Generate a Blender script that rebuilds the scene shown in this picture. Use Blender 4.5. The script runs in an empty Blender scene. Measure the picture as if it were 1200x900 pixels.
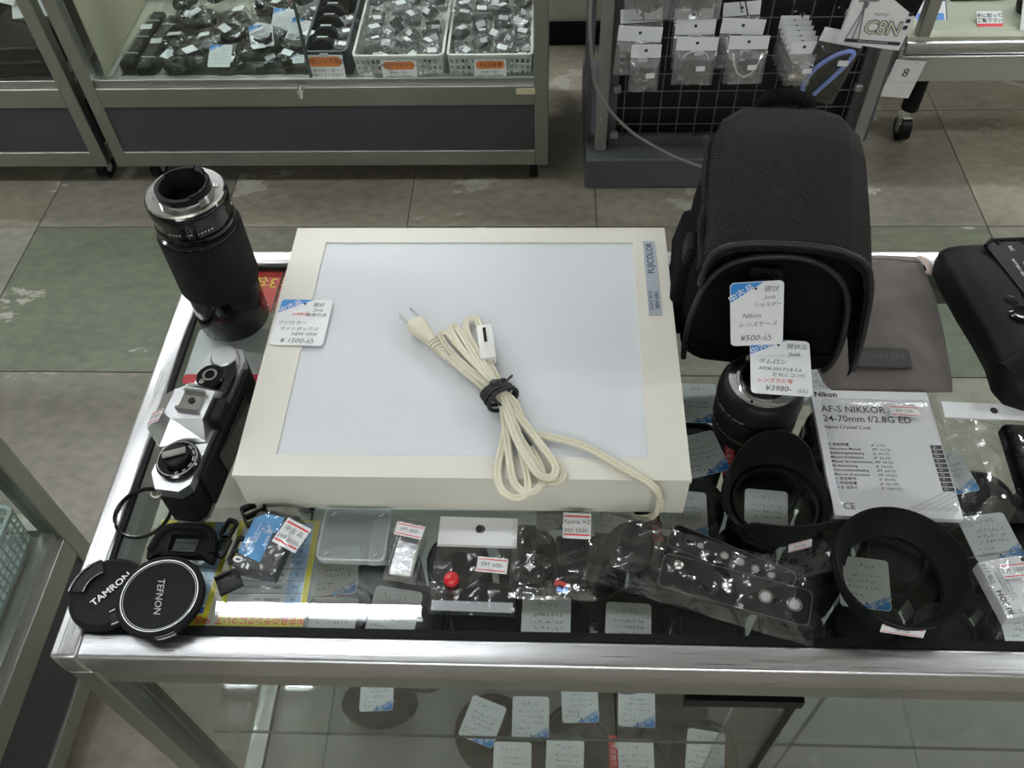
import bpy, bmesh, math, random
from mathutils import Vector, Matrix, Euler, noise
S = bpy.context.scene
COL = S.collection
PI = math.pi
R = math.radians
rnd = random.Random(7)
ZUP = 0.9            # all coordinates below are measured from the top of the glass counter; lifted at the end

# ------------------------------------------------------------------ camera
cam = bpy.data.cameras.new('camera'); camo = bpy.data.objects.new('camera', cam); COL.objects.link(camo)
cam.sensor_width = 36; cam.sensor_fit = 'HORIZONTAL'; cam.lens = 36*1044.4/1200; cam.clip_start = .01
def cam_axes(p, y, r):
    f = Vector((0, math.cos(p), -math.sin(p))); u = Vector((0, math.sin(p), math.cos(p))); x = Vector((1, 0, 0))
    rz = Matrix.Rotation(y, 3, 'Z'); f, u, x = rz@f, rz@u, rz@x
    return x*math.cos(r)+u*math.sin(r), -x*math.sin(r)+u*math.cos(r), f
cx, cu, cf = cam_axes(.902, .0705, -.0484)
m = Matrix((cx, cu, -cf)).transposed().to_4x4(); m.translation = (.2824, -.4169, .7197+ZUP)
camo.matrix_world = m
S.camera = camo
# ------------------------------------------------------------------ world / exposure
w = bpy.data.worlds.new('world'); S.world = w; w.use_nodes = True
w.node_tree.nodes['Background'].inputs[0].default_value = (.9, .95, 1, 1)
w.node_tree.nodes['Background'].inputs[1].default_value = .25
S.view_settings.view_transform = 'Standard'; S.view_settings.look = 'None'
S.view_settings.exposure = 1.48; S.view_settings.gamma = 1; S.view_settings.use_curve_mapping = False
TUBE_STRENGTH = 20
FILL_STRENGTH = 17
# ------------------------------------------------------------------ materials
MC = {}
def nt(name):
    mt = bpy.data.materials.new(name); mt.use_nodes = True
    n = mt.node_tree.nodes; l = mt.node_tree.links
    return mt, n, l, n['Principled BSDF']
def M(name, col=(.5, .5, .5), rough=.5, metal=0, spec=.5, coat=0, bump=0, bscale=200, var=0, vscale=20, emit=None, trans=0, aniso=None, sheen=0):
    if name in MC: return MC[name]
    mt, n, l, b = nt(name)
    b.inputs['Base Color'].default_value = (*col, 1); b.inputs['Roughness'].default_value = rough
    b.inputs['Metallic'].default_value = metal; b.inputs['Specular IOR Level'].default_value = spec
    b.inputs['Coat Weight'].default_value = coat; b.inputs['Sheen Weight'].default_value = sheen
    if coat: b.inputs['Coat Roughness'].default_value = .12
    tc = n.new('ShaderNodeTexCoord')
    if bump:
        ns = n.new('ShaderNodeTexNoise'); ns.inputs['Scale'].default_value = bscale; ns.inputs['Detail'].default_value = 3
        if aniso:
            mp = n.new('ShaderNodeMapping'); mp.inputs['Scale'].default_value = aniso
            l.new(tc.outputs['Object'], mp.inputs[0]); l.new(mp.outputs[0], ns.inputs['Vector'])
        else: l.new(tc.outputs['Object'], ns.inputs['Vector'])
        bp = n.new('ShaderNodeBump'); bp.inputs['Strength'].default_value = bump; bp.inputs['Distance'].default_value = .001
        l.new(ns.outputs[0], bp.inputs['Height']); l.new(bp.outputs[0], b.inputs['Normal'])
    if var:
        ns = n.new('ShaderNodeTexNoise'); ns.inputs['Scale'].default_value = vscale; ns.inputs['Detail'].default_value = 5
        l.new(tc.outputs['Object'], ns.inputs['Vector'])
        mx = n.new('ShaderNodeMix'); mx.data_type = 'RGBA'
        mx.inputs[6].default_value = (*[c*(1-var) for c in col], 1); mx.inputs[7].default_value = (*[min(1, c*(1+var)) for c in col], 1)
        rp = n.new('ShaderNodeMapRange'); rp.inputs[1].default_value = .3; rp.inputs[2].default_value = .7
        l.new(ns.outputs[0], rp.inputs[0]); l.new(rp.outputs[0], mx.inputs[0]); l.new(mx.outputs[2], b.inputs['Base Color'])
    if emit: b.inputs['Emission Color'].default_value = (*emit[:3], 1); b.inputs['Emission Strength'].default_value = emit[3]
    MC[name] = mt; return mt
def steel(name, col, rough, ax, scr=0.0):
    """brushed stainless: noise stretched along an axis modulates roughness and relief, optional fine scratches"""
    mt, n, l, b = nt(name); MC[name] = mt
    b.inputs['Metallic'].default_value = 1
    tc = n.new('ShaderNodeTexCoord'); mp = n.new('ShaderNodeMapping')
    mp.inputs['Scale'].default_value = tuple(3 if i == ax else 160 for i in range(3))
    ns = n.new('ShaderNodeTexNoise'); ns.inputs['Scale'].default_value = 4; ns.inputs['Detail'].default_value = 4
    l.new(tc.outputs['Object'], mp.inputs[0]); l.new(mp.outputs[0], ns.inputs['Vector'])
    r = n.new('ShaderNodeMapRange'); r.inputs[1].default_value = .3; r.inputs[2].default_value = .7
    r.inputs[3].default_value = rough-.07; r.inputs[4].default_value = rough+.1
    l.new(ns.outputs[0], r.inputs[0]); l.new(r.outputs[0], b.inputs['Roughness'])
    n2 = n.new('ShaderNodeTexNoise'); n2.inputs['Scale'].default_value = 9; n2.inputs['Detail'].default_value = 5
    l.new(tc.outputs['Object'], n2.inputs['Vector'])
    mx = n.new('ShaderNodeMix'); mx.data_type = 'RGBA'
    mx.inputs[6].default_value = (*[c*.82 for c in col], 1); mx.inputs[7].default_value = (*[min(1, c*1.12) for c in col], 1)
    l.new(n2.outputs[0], mx.inputs[0]); l.new(mx.outputs[2], b.inputs['Base Color'])
    bp = n.new('ShaderNodeBump'); bp.inputs['Strength'].default_value = .25; bp.inputs['Distance'].default_value = .0004
    l.new(ns.outputs[0], bp.inputs['Height']); l.new(bp.outputs[0], b.inputs['Normal'])
    return mt
def clear(name, tint=(1, 1, 1), f0=.04, rough=0.0, haze=0.0, bump=0, bscale=30):
    """thin clear sheet: mirror part by Schlick's formula, the rest passes straight through"""
    mt = bpy.data.materials.new(name); mt.use_nodes = True; n = mt.node_tree.nodes; l = mt.node_tree.links
    n.clear(); out = n.new('ShaderNodeOutputMaterial'); g = n.new('ShaderNodeBsdfGlossy'); g.inputs['Roughness'].default_value = rough
    t = n.new('ShaderNodeBsdfTransparent'); t.inputs[0].default_value = (*tint, 1)
    geo = n.new('ShaderNodeNewGeometry'); d = n.new('ShaderNodeVectorMath'); d.operation = 'DOT_PRODUCT'
    l.new(geo.outputs['Incoming'], d.inputs[0]); l.new(geo.outputs['Normal'], d.inputs[1])
    a = n.new('ShaderNodeMath'); a.operation = 'ABSOLUTE'; l.new(d.outputs['Value'], a.inputs[0])
    s = n.new('ShaderNodeMath'); s.operation = 'SUBTRACT'; s.inputs[0].default_value = 1; l.new(a.outputs[0], s.inputs[1])
    p = n.new('ShaderNodeMath'); p.operation = 'POWER'; p.inputs[1].default_value = 5; l.new(s.outputs[0], p.inputs[0])
    k = n.new('ShaderNodeMath'); k.operation = 'MULTIPLY_ADD'; k.inputs[1].default_value = 1-f0; k.inputs[2].default_value = f0
    l.new(p.outputs[0], k.inputs[0])
    mx = n.new('ShaderNodeMixShader'); l.new(k.outputs[0], mx.inputs[0]); l.new(t.outputs[0], mx.inputs[1]); l.new(g.outputs[0], mx.inputs[2])
    last = mx
    if haze:
        df = n.new('ShaderNodeBsdfDiffuse'); df.inputs[0].default_value = (.85, .87, .88, 1)
        m2 = n.new('ShaderNodeMixShader'); m2.inputs[0].default_value = haze
        l.new(mx.outputs[0], m2.inputs[1]); l.new(df.outputs[0], m2.inputs[2]); last = m2
    if bump:
        tc = n.new('ShaderNodeTexCoord'); ns = n.new('ShaderNodeTexNoise'); ns.inputs['Scale'].default_value = bscale; ns.inputs['Detail'].default_value = 4
        l.new(tc.outputs['Object'], ns.inputs['Vector'])
        bp = n.new('ShaderNodeBump'); bp.inputs['Strength'].default_value = bump; bp.inputs['Distance'].default_value = .004
        l.new(ns.outputs[0], bp.inputs['Height']); l.new(bp.outputs[0], g.inputs['Normal'])
    l.new(last.outputs[0], out.inputs[0]); MC[name] = mt; return mt
STEEL_X = steel('steel_brushed_x', (.66, .66, .68), .33, 0)
STEEL_Y = steel('steel_brushed_y', (.62, .62, .63), .33, 1)
STEEL_Z = steel('steel_brushed_z', (.5, .51, .5), .34, 2)
OLD_X = steel('steel_dull_x', (.44, .45, .42), .38, 0)
OLD_Y = steel('steel_dull_y', (.44, .45, .42), .38, 1)
OLD_Z = steel('steel_dull_z', (.44, .45, .42), .38, 2)
CHROME = M('chrome', (.75, .75, .75), .12, 1)
SATIN = M('satin_chrome', (.54, .55, .56), .36, 1, bump=.1, bscale=900)
GLASS = clear('glass_sheet', (.955, .975, .965), .036)
FILM = clear('clear_film', (.96, .96, .96), .095, .09, .012, bump=.7, bscale=38)
FILM3 = clear('hanging_film', (.9, .9, .9), .26, .12, .14, bump=.8, bscale=45)
FILM2 = clear('crumpled_film', (.94, .94, .94), .17, .09, .05, bump=.6, bscale=60)
PLASTIC = clear('clear_plastic', (.86, .9, .9), .06, .1, .08)
BLK = M('black_plastic', (.0045, .0045, .005), .42, spec=.2)
BLKG = M('black_gloss', (.004, .004, .005), .13, spec=.4, coat=.15)
BLKM = M('black_matte', (.0045, .0045, .005), .62, bump=.3, bscale=900, spec=.22)
RUB = M('black_rubber', (.0045, .0045, .005), .7, bump=.4, bscale=1500, spec=.22)
DRK = M('charcoal_panel', (.055, .055, .062), .5, var=.08, vscale=6)
GRY = M('grey_print', (.16, .16, .17), .6)
LGREY = M('light_grey_print', (.5, .5, .5), .5)
WHT = M('white_card', (.78, .79, .8), .45)
TAGW = M('tag_white', (.8, .81, .82), .35)
BLUE = M('tag_blue', (.03, .25, .68), .4)
RED = M('red_print', (.75, .03, .05), .5)
REDC = M('red_card', (.62, .04, .04), .4)
INK = M('black_ink', (.03, .03, .035), .6)
PEN = M('pen_ink', (.1, .1, .11), .6)
WINK = M('white_ink', (.8, .8, .8), .5)
YEL = M('yellow_card', (.78, .68, .07), .5)
ORG = M('orange_print', (.75, .24, .07), .5)
# ------------------------------------------------------------------ mesh builder
class G:
    def __init__(s): s.b = bmesh.new()
    def _add(s, o, mat=None):
        if mat is not None: bmesh.ops.transform(s.b, matrix=mat, verts=o)
    def box(s, c, d, rot=None, bev=0, seg=1):
        r = bmesh.ops.create_cube(s.b, size=1, matrix=Matrix.Diagonal((*d, 1)))
        vs = r['verts']
        if bev:
            es = list({e for v in vs for e in v.link_edges})
            q = bmesh.ops.bevel(s.b, geom=es, offset=bev, segments=seg, affect='EDGES', profile=.5)
            vs = list({v for f in q['faces'] for v in f.verts} | {v for v in vs if v.is_valid})
            vs = s._conn(vs)
        mt = Matrix.Translation(c)
        if rot is not None: mt = mt @ Euler(rot).to_matrix().to_4x4()
        bmesh.ops.transform(s.b, matrix=mt, verts=vs); return s
    def _conn(s, vs):
        seen = set(vs); st = list(vs)
        while st:
            v = st.pop()
            for e in v.link_edges:
                o = e.other_vert(v)
                if o not in seen: seen.add(o); st.append(o)
        return list(seen)
    def cyl(s, p0, p1, r, n=16, r2=None):
        p0, p1 = Vector(p0), Vector(p1); d = p1-p0
        q = d.to_track_quat('Z', 'Y').to_matrix().to_4x4()
        bmesh.ops.create_cone(s.b, cap_ends=True, segments=n, radius1=r, radius2=r if r2 is None else r2, depth=d.length, matrix=Matrix.Translation((p0+p1)/2) @ q)
        return s
    def lathe(s, prof, n=40, c=(0, 0, 0), hf=None, close=False, rip=None):
        """prof: (r, z) list. rip: f(theta, i)-> radius factor; hf: f(theta,i)-> z offset"""
        rings = []
        for i, (r, z) in enumerate(prof):
            ring = []
            if r < 1e-6: ring = [s.b.verts.new((c[0], c[1], c[2]+z))]*n
            else:
                for k in range(n):
                    t = 2*PI*k/n; rr = r*(rip(t, i) if rip else 1); zz = z+(hf(t, i) if hf else 0)
                    ring.append(s.b.verts.new((c[0]+rr*math.cos(t), c[1]+rr*math.sin(t), c[2]+zz)))
            rings.append(ring)
        if close: rings.append(rings[0])
        for a, b2 in zip(rings, rings[1:]):
            for k in range(n):
                vs = [a[k], a[(k+1) % n], b2[(k+1) % n], b2[k]]
                u = []
                for v in vs:
                    if v not in u: u.append(v)
                if len(u) > 2:
                    try: s.b.faces.new(u)
                    except ValueError: pass
        return s
    def prism(s, pts, z0, z1):
        a = [s.b.verts.new((x, y, z0)) for x, y in pts]; b2 = [s.b.verts.new((x, y, z1)) for x, y in pts]; n = len(pts)
        s.b.faces.new(b2); s.b.faces.new(a[::-1])
        for k in range(n): s.b.faces.new((a[k], a[(k+1) % n], b2[(k+1) % n], b2[k]))
        return s
    def ringplate(s, outer, inner, z0, z1):
        n = len(outer); L = []
        for pts, z in ((outer, z0), (outer, z1), (inner, z1), (inner, z0)):
            L.append([s.b.verts.new((x, y, z)) for x, y in pts])
        L.append(L[0])
        for a, b2 in zip(L, L[1:]):
            for k in range(n): s.b.faces.new((a[k], a[(k+1) % n], b2[(k+1) % n], b2[k]))
        return s
    def tube(s, pts, r, n=8, flat=1.0):
        pts = [Vector(p) for p in pts]; L = []; up = Vector((0, 0, 1)); prev = None
        for i, p in enumerate(pts):
            d = (pts[min(i+1, len(pts)-1)]-pts[max(i-1, 0)]).normalized()
            if prev is None:
                x = d.cross(up)
                if x.length < 1e-3: x = d.cross(Vector((1, 0, 0)))
            else: x = prev-d*prev.dot(d)
            x.normalize(); y = d.cross(x); prev = x
            rr = r[i] if isinstance(r, (list, tuple)) else r
            L.append([s.b.verts.new(p+x*rr*math.cos(2*PI*k/n)+y*rr*flat*math.sin(2*PI*k/n)) for k in range(n)])
        for a, b2 in zip(L, L[1:]):
            for k in range(n): s.b.faces.new((a[k], a[(k+1) % n], b2[(k+1) % n], b2[k]))
        s.b.faces.new(L[0][::-1]); s.b.faces.new(L[-1]); return s
    def sphere(s, c, r, sc=(1, 1, 1), u=16, v=10):
        bmesh.ops.create_uvsphere(s.b, u_segments=u, v_segments=v, radius=r, matrix=Matrix.Translation(c) @ Matrix.Diagonal((*sc, 1))); return s
    def loft(s, secs, cap=True):
        """secs: list of closed 3-D rings with equal counts"""
        L = [[s.b.verts.new(p) for p in ring] for ring in secs]; n = len(L[0])
        for a, b2 in zip(L, L[1:]):
            for k in range(n): s.b.faces.new((a[k], a[(k+1) % n], b2[(k+1) % n], b2[k]))
        if cap: s.b.faces.new(L[0][::-1]); s.b.faces.new(L[-1])
        return s
    def sheet(s, w, d, nx, ny, hf, cx=0, cy=0, warp=None):
        V = []
        for j in range(ny+1):
            row = []
            for i in range(nx+1):
                x = (i/nx-.5)*w; y = (j/ny-.5)*d
                xx, yy = (x, y) if warp is None else warp(x, y)
                row.append(s.b.verts.new((cx+xx, cy+yy, hf(x, y))))
            V.append(row)
        for j in range(ny):
            for i in range(nx): s.b.faces.new((V[j][i], V[j][i+1], V[j+1][i+1], V[j+1][i]))
        return s
    def mesh(s, mat, smooth=35, name='m'):
        bmesh.ops.recalc_face_normals(s.b, faces=s.b.faces)
        me = bpy.data.meshes.new(name); s.b.to_mesh(me); s.b.free()
        if mat: me.materials.append(mat)
        if smooth: me.shade_smooth(); me.set_sharp_from_angle(angle=R(smooth))
        return me
    def to(s, name, mat, parent=None, smooth=35, loc=None, rot=None, label=None):
        return ob(name, s.mesh(mat, smooth, name), parent, loc, rot, label)
def ob(name, me, parent=None, loc=None, rot=None, label=None):
    o = bpy.data.objects.new(name, me); COL.objects.link(o)
    if parent: o.parent = parent
    if loc: o.location = loc
    if rot: o.rotation_euler = rot
    if label: o['label'] = label
    return o
def tag(o, label, cat, group=None):
    o['label'] = label; o['category'] = cat
    if group: o['group'] = group
    return o
def thing(name, label, cat, loc=(0, 0, 0), rot=(0, 0, 0), group=None):
    o = bpy.data.objects.new(name, None); COL.objects.link(o); o.empty_display_size = .02
    o.location = loc; o.rotation_euler = rot if isinstance(rot, tuple) else (0, 0, rot)
    return tag(o, label, cat, group)
def struct(o): o['kind'] = 'structure'; return o
def dup(o, loc=None, rot=None, label=None, group=None, children=None, parent=None):
    c = o.copy(); COL.objects.link(c)
    if parent: c.parent = parent
    if loc: c.location = loc
    if rot is not None: c.rotation_euler = rot if isinstance(rot, tuple) else (0, 0, rot)
    if label: c['label'] = label
    if group: c['group'] = group
    for ch in o.children: dup(ch, parent=c)
    return c
def rr(w, d, r, n=4, cx=0, cy=0):
    pts = []
    for sx, sy, a in ((1, 1, 0), (-1, 1, 90), (-1, -1, 180), (1, -1, 270)):
        for k in range(n+1):
            t = R(a+90*k/n); pts.append((cx+sx*(w/2-r)+r*math.cos(t), cy+sy*(d/2-r)+r*math.sin(t)))
    return pts
def circ(r, n=24, c=(0, 0)): return [(c[0]+r*math.cos(2*PI*k/n), c[1]+r*math.sin(2*PI*k/n)) for k in range(n)]
TC = {}
def text(s, size, mat, parent, loc, rz=0, al='CENTER', shear=0, bold=0, sx=1, rot=None, name='lettering', res=2):
    """lettering as a flat printed mesh; size is the height of a capital, about"""
    key = (s, al, shear, bold, mat.name, res)
    if key not in TC:
        cu_ = bpy.data.curves.new('t', 'FONT'); cu_.body = s; cu_.size = 1.35; cu_.align_x = al; cu_.align_y = 'CENTER'
        cu_.shear = shear; cu_.offset = bold; cu_.resolution_u = res; cu_.fill_mode = 'FRONT'
        t = bpy.data.objects.new('t', cu_); COL.objects.link(t)
        dg = bpy.context.evaluated_depsgraph_get()
        me = bpy.data.meshes.new_from_object(t.evaluated_get(dg)); me.materials.clear(); me.materials.append(mat)
        bpy.data.objects.remove(t); bpy.data.curves.remove(cu_); TC[key] = me
    o = ob(name, TC[key], parent, loc, rot or (0, 0, rz)); o.scale = (size*sx, size, size)
    return o
def scribble(seed, w, h, n, lines, mat, parent, loc, rz=0):
    """rows of small handwritten strokes too small to read, drawn as thin ink ribbons"""
    q = random.Random(seed); g = G(); b = g.b
    for li in range(lines):
        x = -w/2; y = h/2-(li+.5)*h/lines; cw = w/n
        while x < w/2-cw*q.random()*2:
            for k in range(q.choice((1, 2, 2, 3))):
                a = q.choice((0, 0, PI/2, .9, 2.2))+q.uniform(-.25, .25); L = cw*q.uniform(.4, .9)
                px, py = x+cw*q.uniform(.2, .7), y+cw*q.uniform(-.3, .3); dx, dy = math.cos(a)*L/2, math.sin(a)*L/2
                tx, ty = -math.sin(a)*.00022, math.cos(a)*.00022
                vs = [b.verts.new((px-dx-tx, py-dy-ty, 0)), b.verts.new((px+dx-tx, py+dy-ty, 0)), b.verts.new((px+dx+tx, py+dy+ty, 0)), b.verts.new((px-dx+tx, py-dy+ty, 0))]
                b.faces.new(vs)
            x += cw
    return g.to('handwriting', mat, parent, 0, loc, (0, 0, rz))
# ------------------------------------------------------------------ repeated small builders
TW, TH = .054, .062
_tm = {}
def tagmesh(w, h):
    k = (w, h)
    if k not in _tm:
        c = G().prism(rr(w, h, .004, 3), 0, .0006).mesh(TAGW, 0, 'card')
        q = .46
        b = G().prism([(-w/2+.0005, h/2-h*.30), (-w/2+.0005, h/2-.004), (-w/2+.002, h/2-.001), (-w/2+.004, h/2-.0004), (-w/2+w*.62, h/2-.0004)], .0006, .00075).mesh(BLUE, 0, 'band')
        _tm[k] = (c, b)
    return _tm[k]
def price_tag(label, loc, rot, lines=(), red=None, seed=0, w=TW, h=TH, group=None, string=None):
    t = thing('price_tag', label, 'price tag', loc, rot, group)
    c, b = tagmesh(w, h)
    ob('card', c, t); ob('corner_band', b, t, label='blue corner band')
    text('中古品', .0062, WINK, t, (-w*.285, h*.335, .0009), R(31), bold=.015)
    G().prism(circ(.0013, 10, (-w*.02, h*.40)), .0006, .0009).to('string_hole', INK, t, 0)
    for (s, x, y, sz) in lines:
        text(s, sz, PEN, t, (x*w, y*h, .0009), 0, shear=.25, name='handwriting')
    if red: text(red, .0036, RED, t, (-w*.06, h*.17, .0009), R(2), shear=.2, name='handwriting')
    if not lines:
        scribble(seed, w*.42, h*.2, 5, 2, PEN, t, (w*.24, h*.3, .0009))
        scribble(seed+50, w*.7, h*.36, 8, 3, PEN, t, (0, -h*.02, .0009))
        scribble(seed+90, w*.55, h*.14, 5, 1, PEN, t, (w*.05, -h*.34, .0009))
    if string: G().tube(string, .0006, 5).to('string', BLK, t, label='thin loop of string')
    return t
def sticker(parent, loc, rz, s, w=.026, h=.014, rot=None, two=None):
    o = G().prism(rr(w, h, .0004, 1), 0, .0003).to('price_sticker', WHT, parent, 0, loc, rot or (0, 0, rz), 'white price sticker with two red lines')
    return o, [G().box((0, sg*h*.36, .0004), (w*.92, h*.055, .0002)).to('red_line', RED, o, 0) for sg in (1, -1)], \
        text(s, h*(.16 if two else .29), GRY, o, (0, (h*.14 if two else 0), .0005), bold=.005), (text(two, h*.16, GRY, o, (0, -h*.2, .0005)) if two else None)
def crumple(sc, amp, seed, ridge=True):
    def f(x, y):
        v = noise.noise((x*sc+seed, y*sc-seed*.7, seed*.31)); v2 = noise.noise((x*sc*2.3-seed, y*sc*2.3, seed))
        return amp*((1-abs(v)*2.2)*.7+v2*.5) if ridge else amp*v
    return f
def film(parent, w, d, h, seed, nx=28, amp=.0022, sc=55, mat=None, loc=(0, 0, 0), name='plastic_film', drape=None, rz=0, ycut=1.0):
    """crumpled clear film lying over what is in the bag: height h in the middle, thin at the edges"""
    cr = crumple(sc, amp, seed)
    def hf(x, y):
        e = min(1, (w/2-abs(x))/(w*.12)); e2 = min(1, (d/2-abs(y))/(d*.12)); k = max(0, min(e, e2))
        base = drape(x, y) if drape else h
        return .0006+k*base+max(0, cr(x, y)*(.35+.65*k)+amp*.4)
    ny = max(6, int(nx*d/w))
    return G().sheet(w, d, nx, ny, hf).to(name, mat or FILM, parent, 0 if mat is FILM2 else 25, loc, (0, 0, rz))

# ================================================================== SETTING
def floor_mat(name, a, b_, seed):
    mt, n, l, b = nt(name); MC[name] = mt
    tc = n.new('ShaderNodeNewGeometry')
    n1 = n.new('ShaderNodeTexNoise'); n1.inputs['Scale'].default_value = 2.2; n1.inputs['Detail'].default_value = 7
    mp = n.new('ShaderNodeMapping'); mp.inputs['Location'].default_value = (seed, seed*2, 0); mp.inputs['Scale'].default_value = (1, 1.7, 1)
    l.new(tc.outputs['Position'], mp.inputs[0]); l.new(mp.outputs[0], n1.inputs['Vector'])
    mx = n.new('ShaderNodeMix'); mx.data_type = 'RGBA'; mx.inputs[6].default_value = (*a, 1); mx.inputs[7].default_value = (*b_, 1)
    r1 = n.new('ShaderNodeMapRange'); r1.inputs[1].default_value = .32; r1.inputs[2].default_value = .68
    l.new(n1.outputs[0], r1.inputs[0]); l.new(r1.outputs[0], mx.inputs[0])
    # scuffed pale patches where the coating has worn off
    n2 = n.new('ShaderNodeTexNoise'); n2.inputs['Scale'].default_value = 3.1; n2.inputs['Detail'].default_value = 9; n2.inputs['Roughness'].default_value = .62
    l.new(mp.outputs[0], n2.inputs['Vector'])
    r2 = n.new('ShaderNodeMapRange'); r2.inputs[1].default_value = .61; r2.inputs[2].default_value = .625
    l.new(n2.outputs[0], r2.inputs[0])
    m2 = n.new('ShaderNodeMix'); m2.data_type = 'RGBA'; m2.inputs[7].default_value = (.38, .36, .30, 1)
    l.new(r2.outputs[0], m2.inputs[0]); l.new(mx.outputs[2], m2.inputs[6])
    n3 = n.new('ShaderNodeTexNoise'); n3.inputs['Scale'].default_value = 26; n3.inputs['Detail'].default_value = 6
    l.new(mp.outputs[0], n3.inputs['Vector'])
    m3 = n.new('ShaderNodeMix'); m3.data_type = 'RGBA'; m3.blend_type = 'MULTIPLY'; m3.inputs[0].default_value = .55
    r3 = n.new('ShaderNodeMapRange'); r3.inputs[1].default_value = .3; r3.inputs[2].default_value = .7; r3.inputs[3].default_value = .62; r3.inputs[4].default_value = 1.25
    l.new(n3.outputs[0], r3.inputs[0]); l.new(r3.outputs[0], m3.inputs[7]); l.new(m2.outputs[2], m3.inputs[6])
    l.new(m3.outputs[2], b.inputs['Base Color'])
    b.inputs['Roughness'].default_value = .42; b.inputs['Specular IOR Level'].default_value = .35
    bp = n.new('ShaderNodeBump'); bp.inputs['Strength'].default_value = .25; bp.inputs['Distance'].default_value = .002
    l.new(n2.outputs[0], bp.inputs['Height']); l.new(bp.outputs[0], b.inputs['Normal'])
    return mt
TILE_B = floor_mat('tile_brown', (.20, .175, .135), (.30, .27, .215), 3.1)
TILE_N = floor_mat('tile_grey', (.165, .150, .118), (.24, .218, .178), 7.7)
TILE_G = floor_mat('tile_green', (.105, .115, .076), (.16, .17, .118), 1.3)
flo = struct(G().box((0, .8, -.915), (7.2, 9.0, .02)).to('floor', M('grout', (.085, .078, .062), .8), None, 0))
P_ = .512
tile_me = {}
def tile_of(mt):
    if mt.name not in tile_me: tile_me[mt.name] = G().box((0, 0, 0), (P_-.0022, P_-.0022, .008), bev=.001).mesh(mt, 0, 'tile')
    return tile_me[mt.name]
for i in range(-6, 6):
    for j in range(-4, 4):
        x0 = .402+P_*i; y0 = .888+P_*j
        mt = TILE_B
        if j == 1 and i in (-3, 1): mt = TILE_N
        if j == 0: mt = TILE_N if i in (-4, 2) else (TILE_G if i in (-3, -1, 1) else TILE_N)
        if j == -1: mt = TILE_N if i in (-3, -2) else TILE_B
        o = ob('tile', tile_of(mt), flo, (x0+P_/2, y0+P_/2, -.9045+rnd.uniform(0, .0006)))
WALLM = M('wall_paint', (.62, .6, .52), .7, var=.05, vscale=3)
CEIL = M('ceiling_board', (.55, .55, .54), .8, var=.03, vscale=8)
struct(G().box((0, 5.05, .45), (7.0, .1, 2.7)).to('wall_back', WALLM, None, 0))
struct(G().box((0, -3.35, .45), (7.0, .1, 2.7)).to('wall_front', WALLM, None, 0))
struct(G().box((.60, 2.60, .45), (.90, .60, 2.7)).to('wall_middle', WALLM, None, 0))
struct(G().box((-3.55, .85, .45), (.1, 8.5, 2.7)).to('wall_left', WALLM, None, 0))
struct(G().box((3.55, .85, .45), (.1, 8.5, 2.7)).to('wall_right', WALLM, None, 0))
struct(G().box((.60, 2.292, -.862), (.91, .015, .075)).to('baseboard_middle', BLK, None, 0))
struct(G().box((0, .85, 1.75), (7.2, 8.6, .1)).to('ceiling', CEIL, None, 0))
# fluorescent fixtures: the mirrored tube, then added unseen fill panels
LAMP = M('tube_glow', (1, 1, 1), .5, emit=(.93, .97, 1.0, TUBE_STRENGTH))
HOUS = M('lamp_housing', (.8, .8, .8), .4)
lamp = thing('ceiling_light', 'white single tube fluorescent ceiling light mirrored in the counter glass', 'ceiling light', (-.68, .63, 1.70), 0)
G().box((0, 0, -.02), (1.26, .06, .04), bev=.01).to('housing', HOUS, lamp, 0)
G().cyl((-.6, 0, -.062), (.6, 0, -.062), .0145, 12).to('tube', LAMP, lamp)
for sx in (-1, 1): G().box((sx*.612, 0, -.055), (.02, .03, .04)).to('socket', HOUS, lamp, 0)
LG = 'added ceiling lights out of view'
LPOS = ['left of the one mirrored in the counter glass', 'right of the counter', 'above the wheeled showcase', 'above the packet rack', 'above the raised display case', 'above the left edge showcase', 'far back on the left', 'far back on the right', 'behind the camera on the left', 'behind the camera on the right']
fill_pan = thing('ceiling_light', 'added unseen ceiling light with flat diffuser, x', 'ceiling light', (0, 2.6, 1.70), 0, LG)  # unseen panels added to spread the light wider and softer
G().box((0, 0, -.02), (1.26, .20, .04), bev=.008).to('housing', HOUS, fill_pan, 0)
G().box((0, 0, -.043), (1.20, .16, .008)).to('diffuser', M('fill_panel_glow', (1, 1, 1), .5, emit=(.93, .97, 1.0, FILL_STRENGTH)), fill_pan, 0)
for k, (x, y) in enumerate([(-2.75, .63), (2.85, .63), (-.68, 2.6), (.75, 2.6), (2.2, 2.6), (-2.1, 2.6), (-.68, 4.2), (.75, 4.2), (-.6, -2.5), (1.0, -2.5)]):
    lb_ = 'white fluorescent ceiling light with flat diffuser, '+LPOS[k]
    if k == 0: fill_pan.location = (x, y, 1.70); fill_pan['label'] = lb_
    else: dup(fill_pan, (x, y, 1.70), 0, label=lb_, group=LG)

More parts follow.
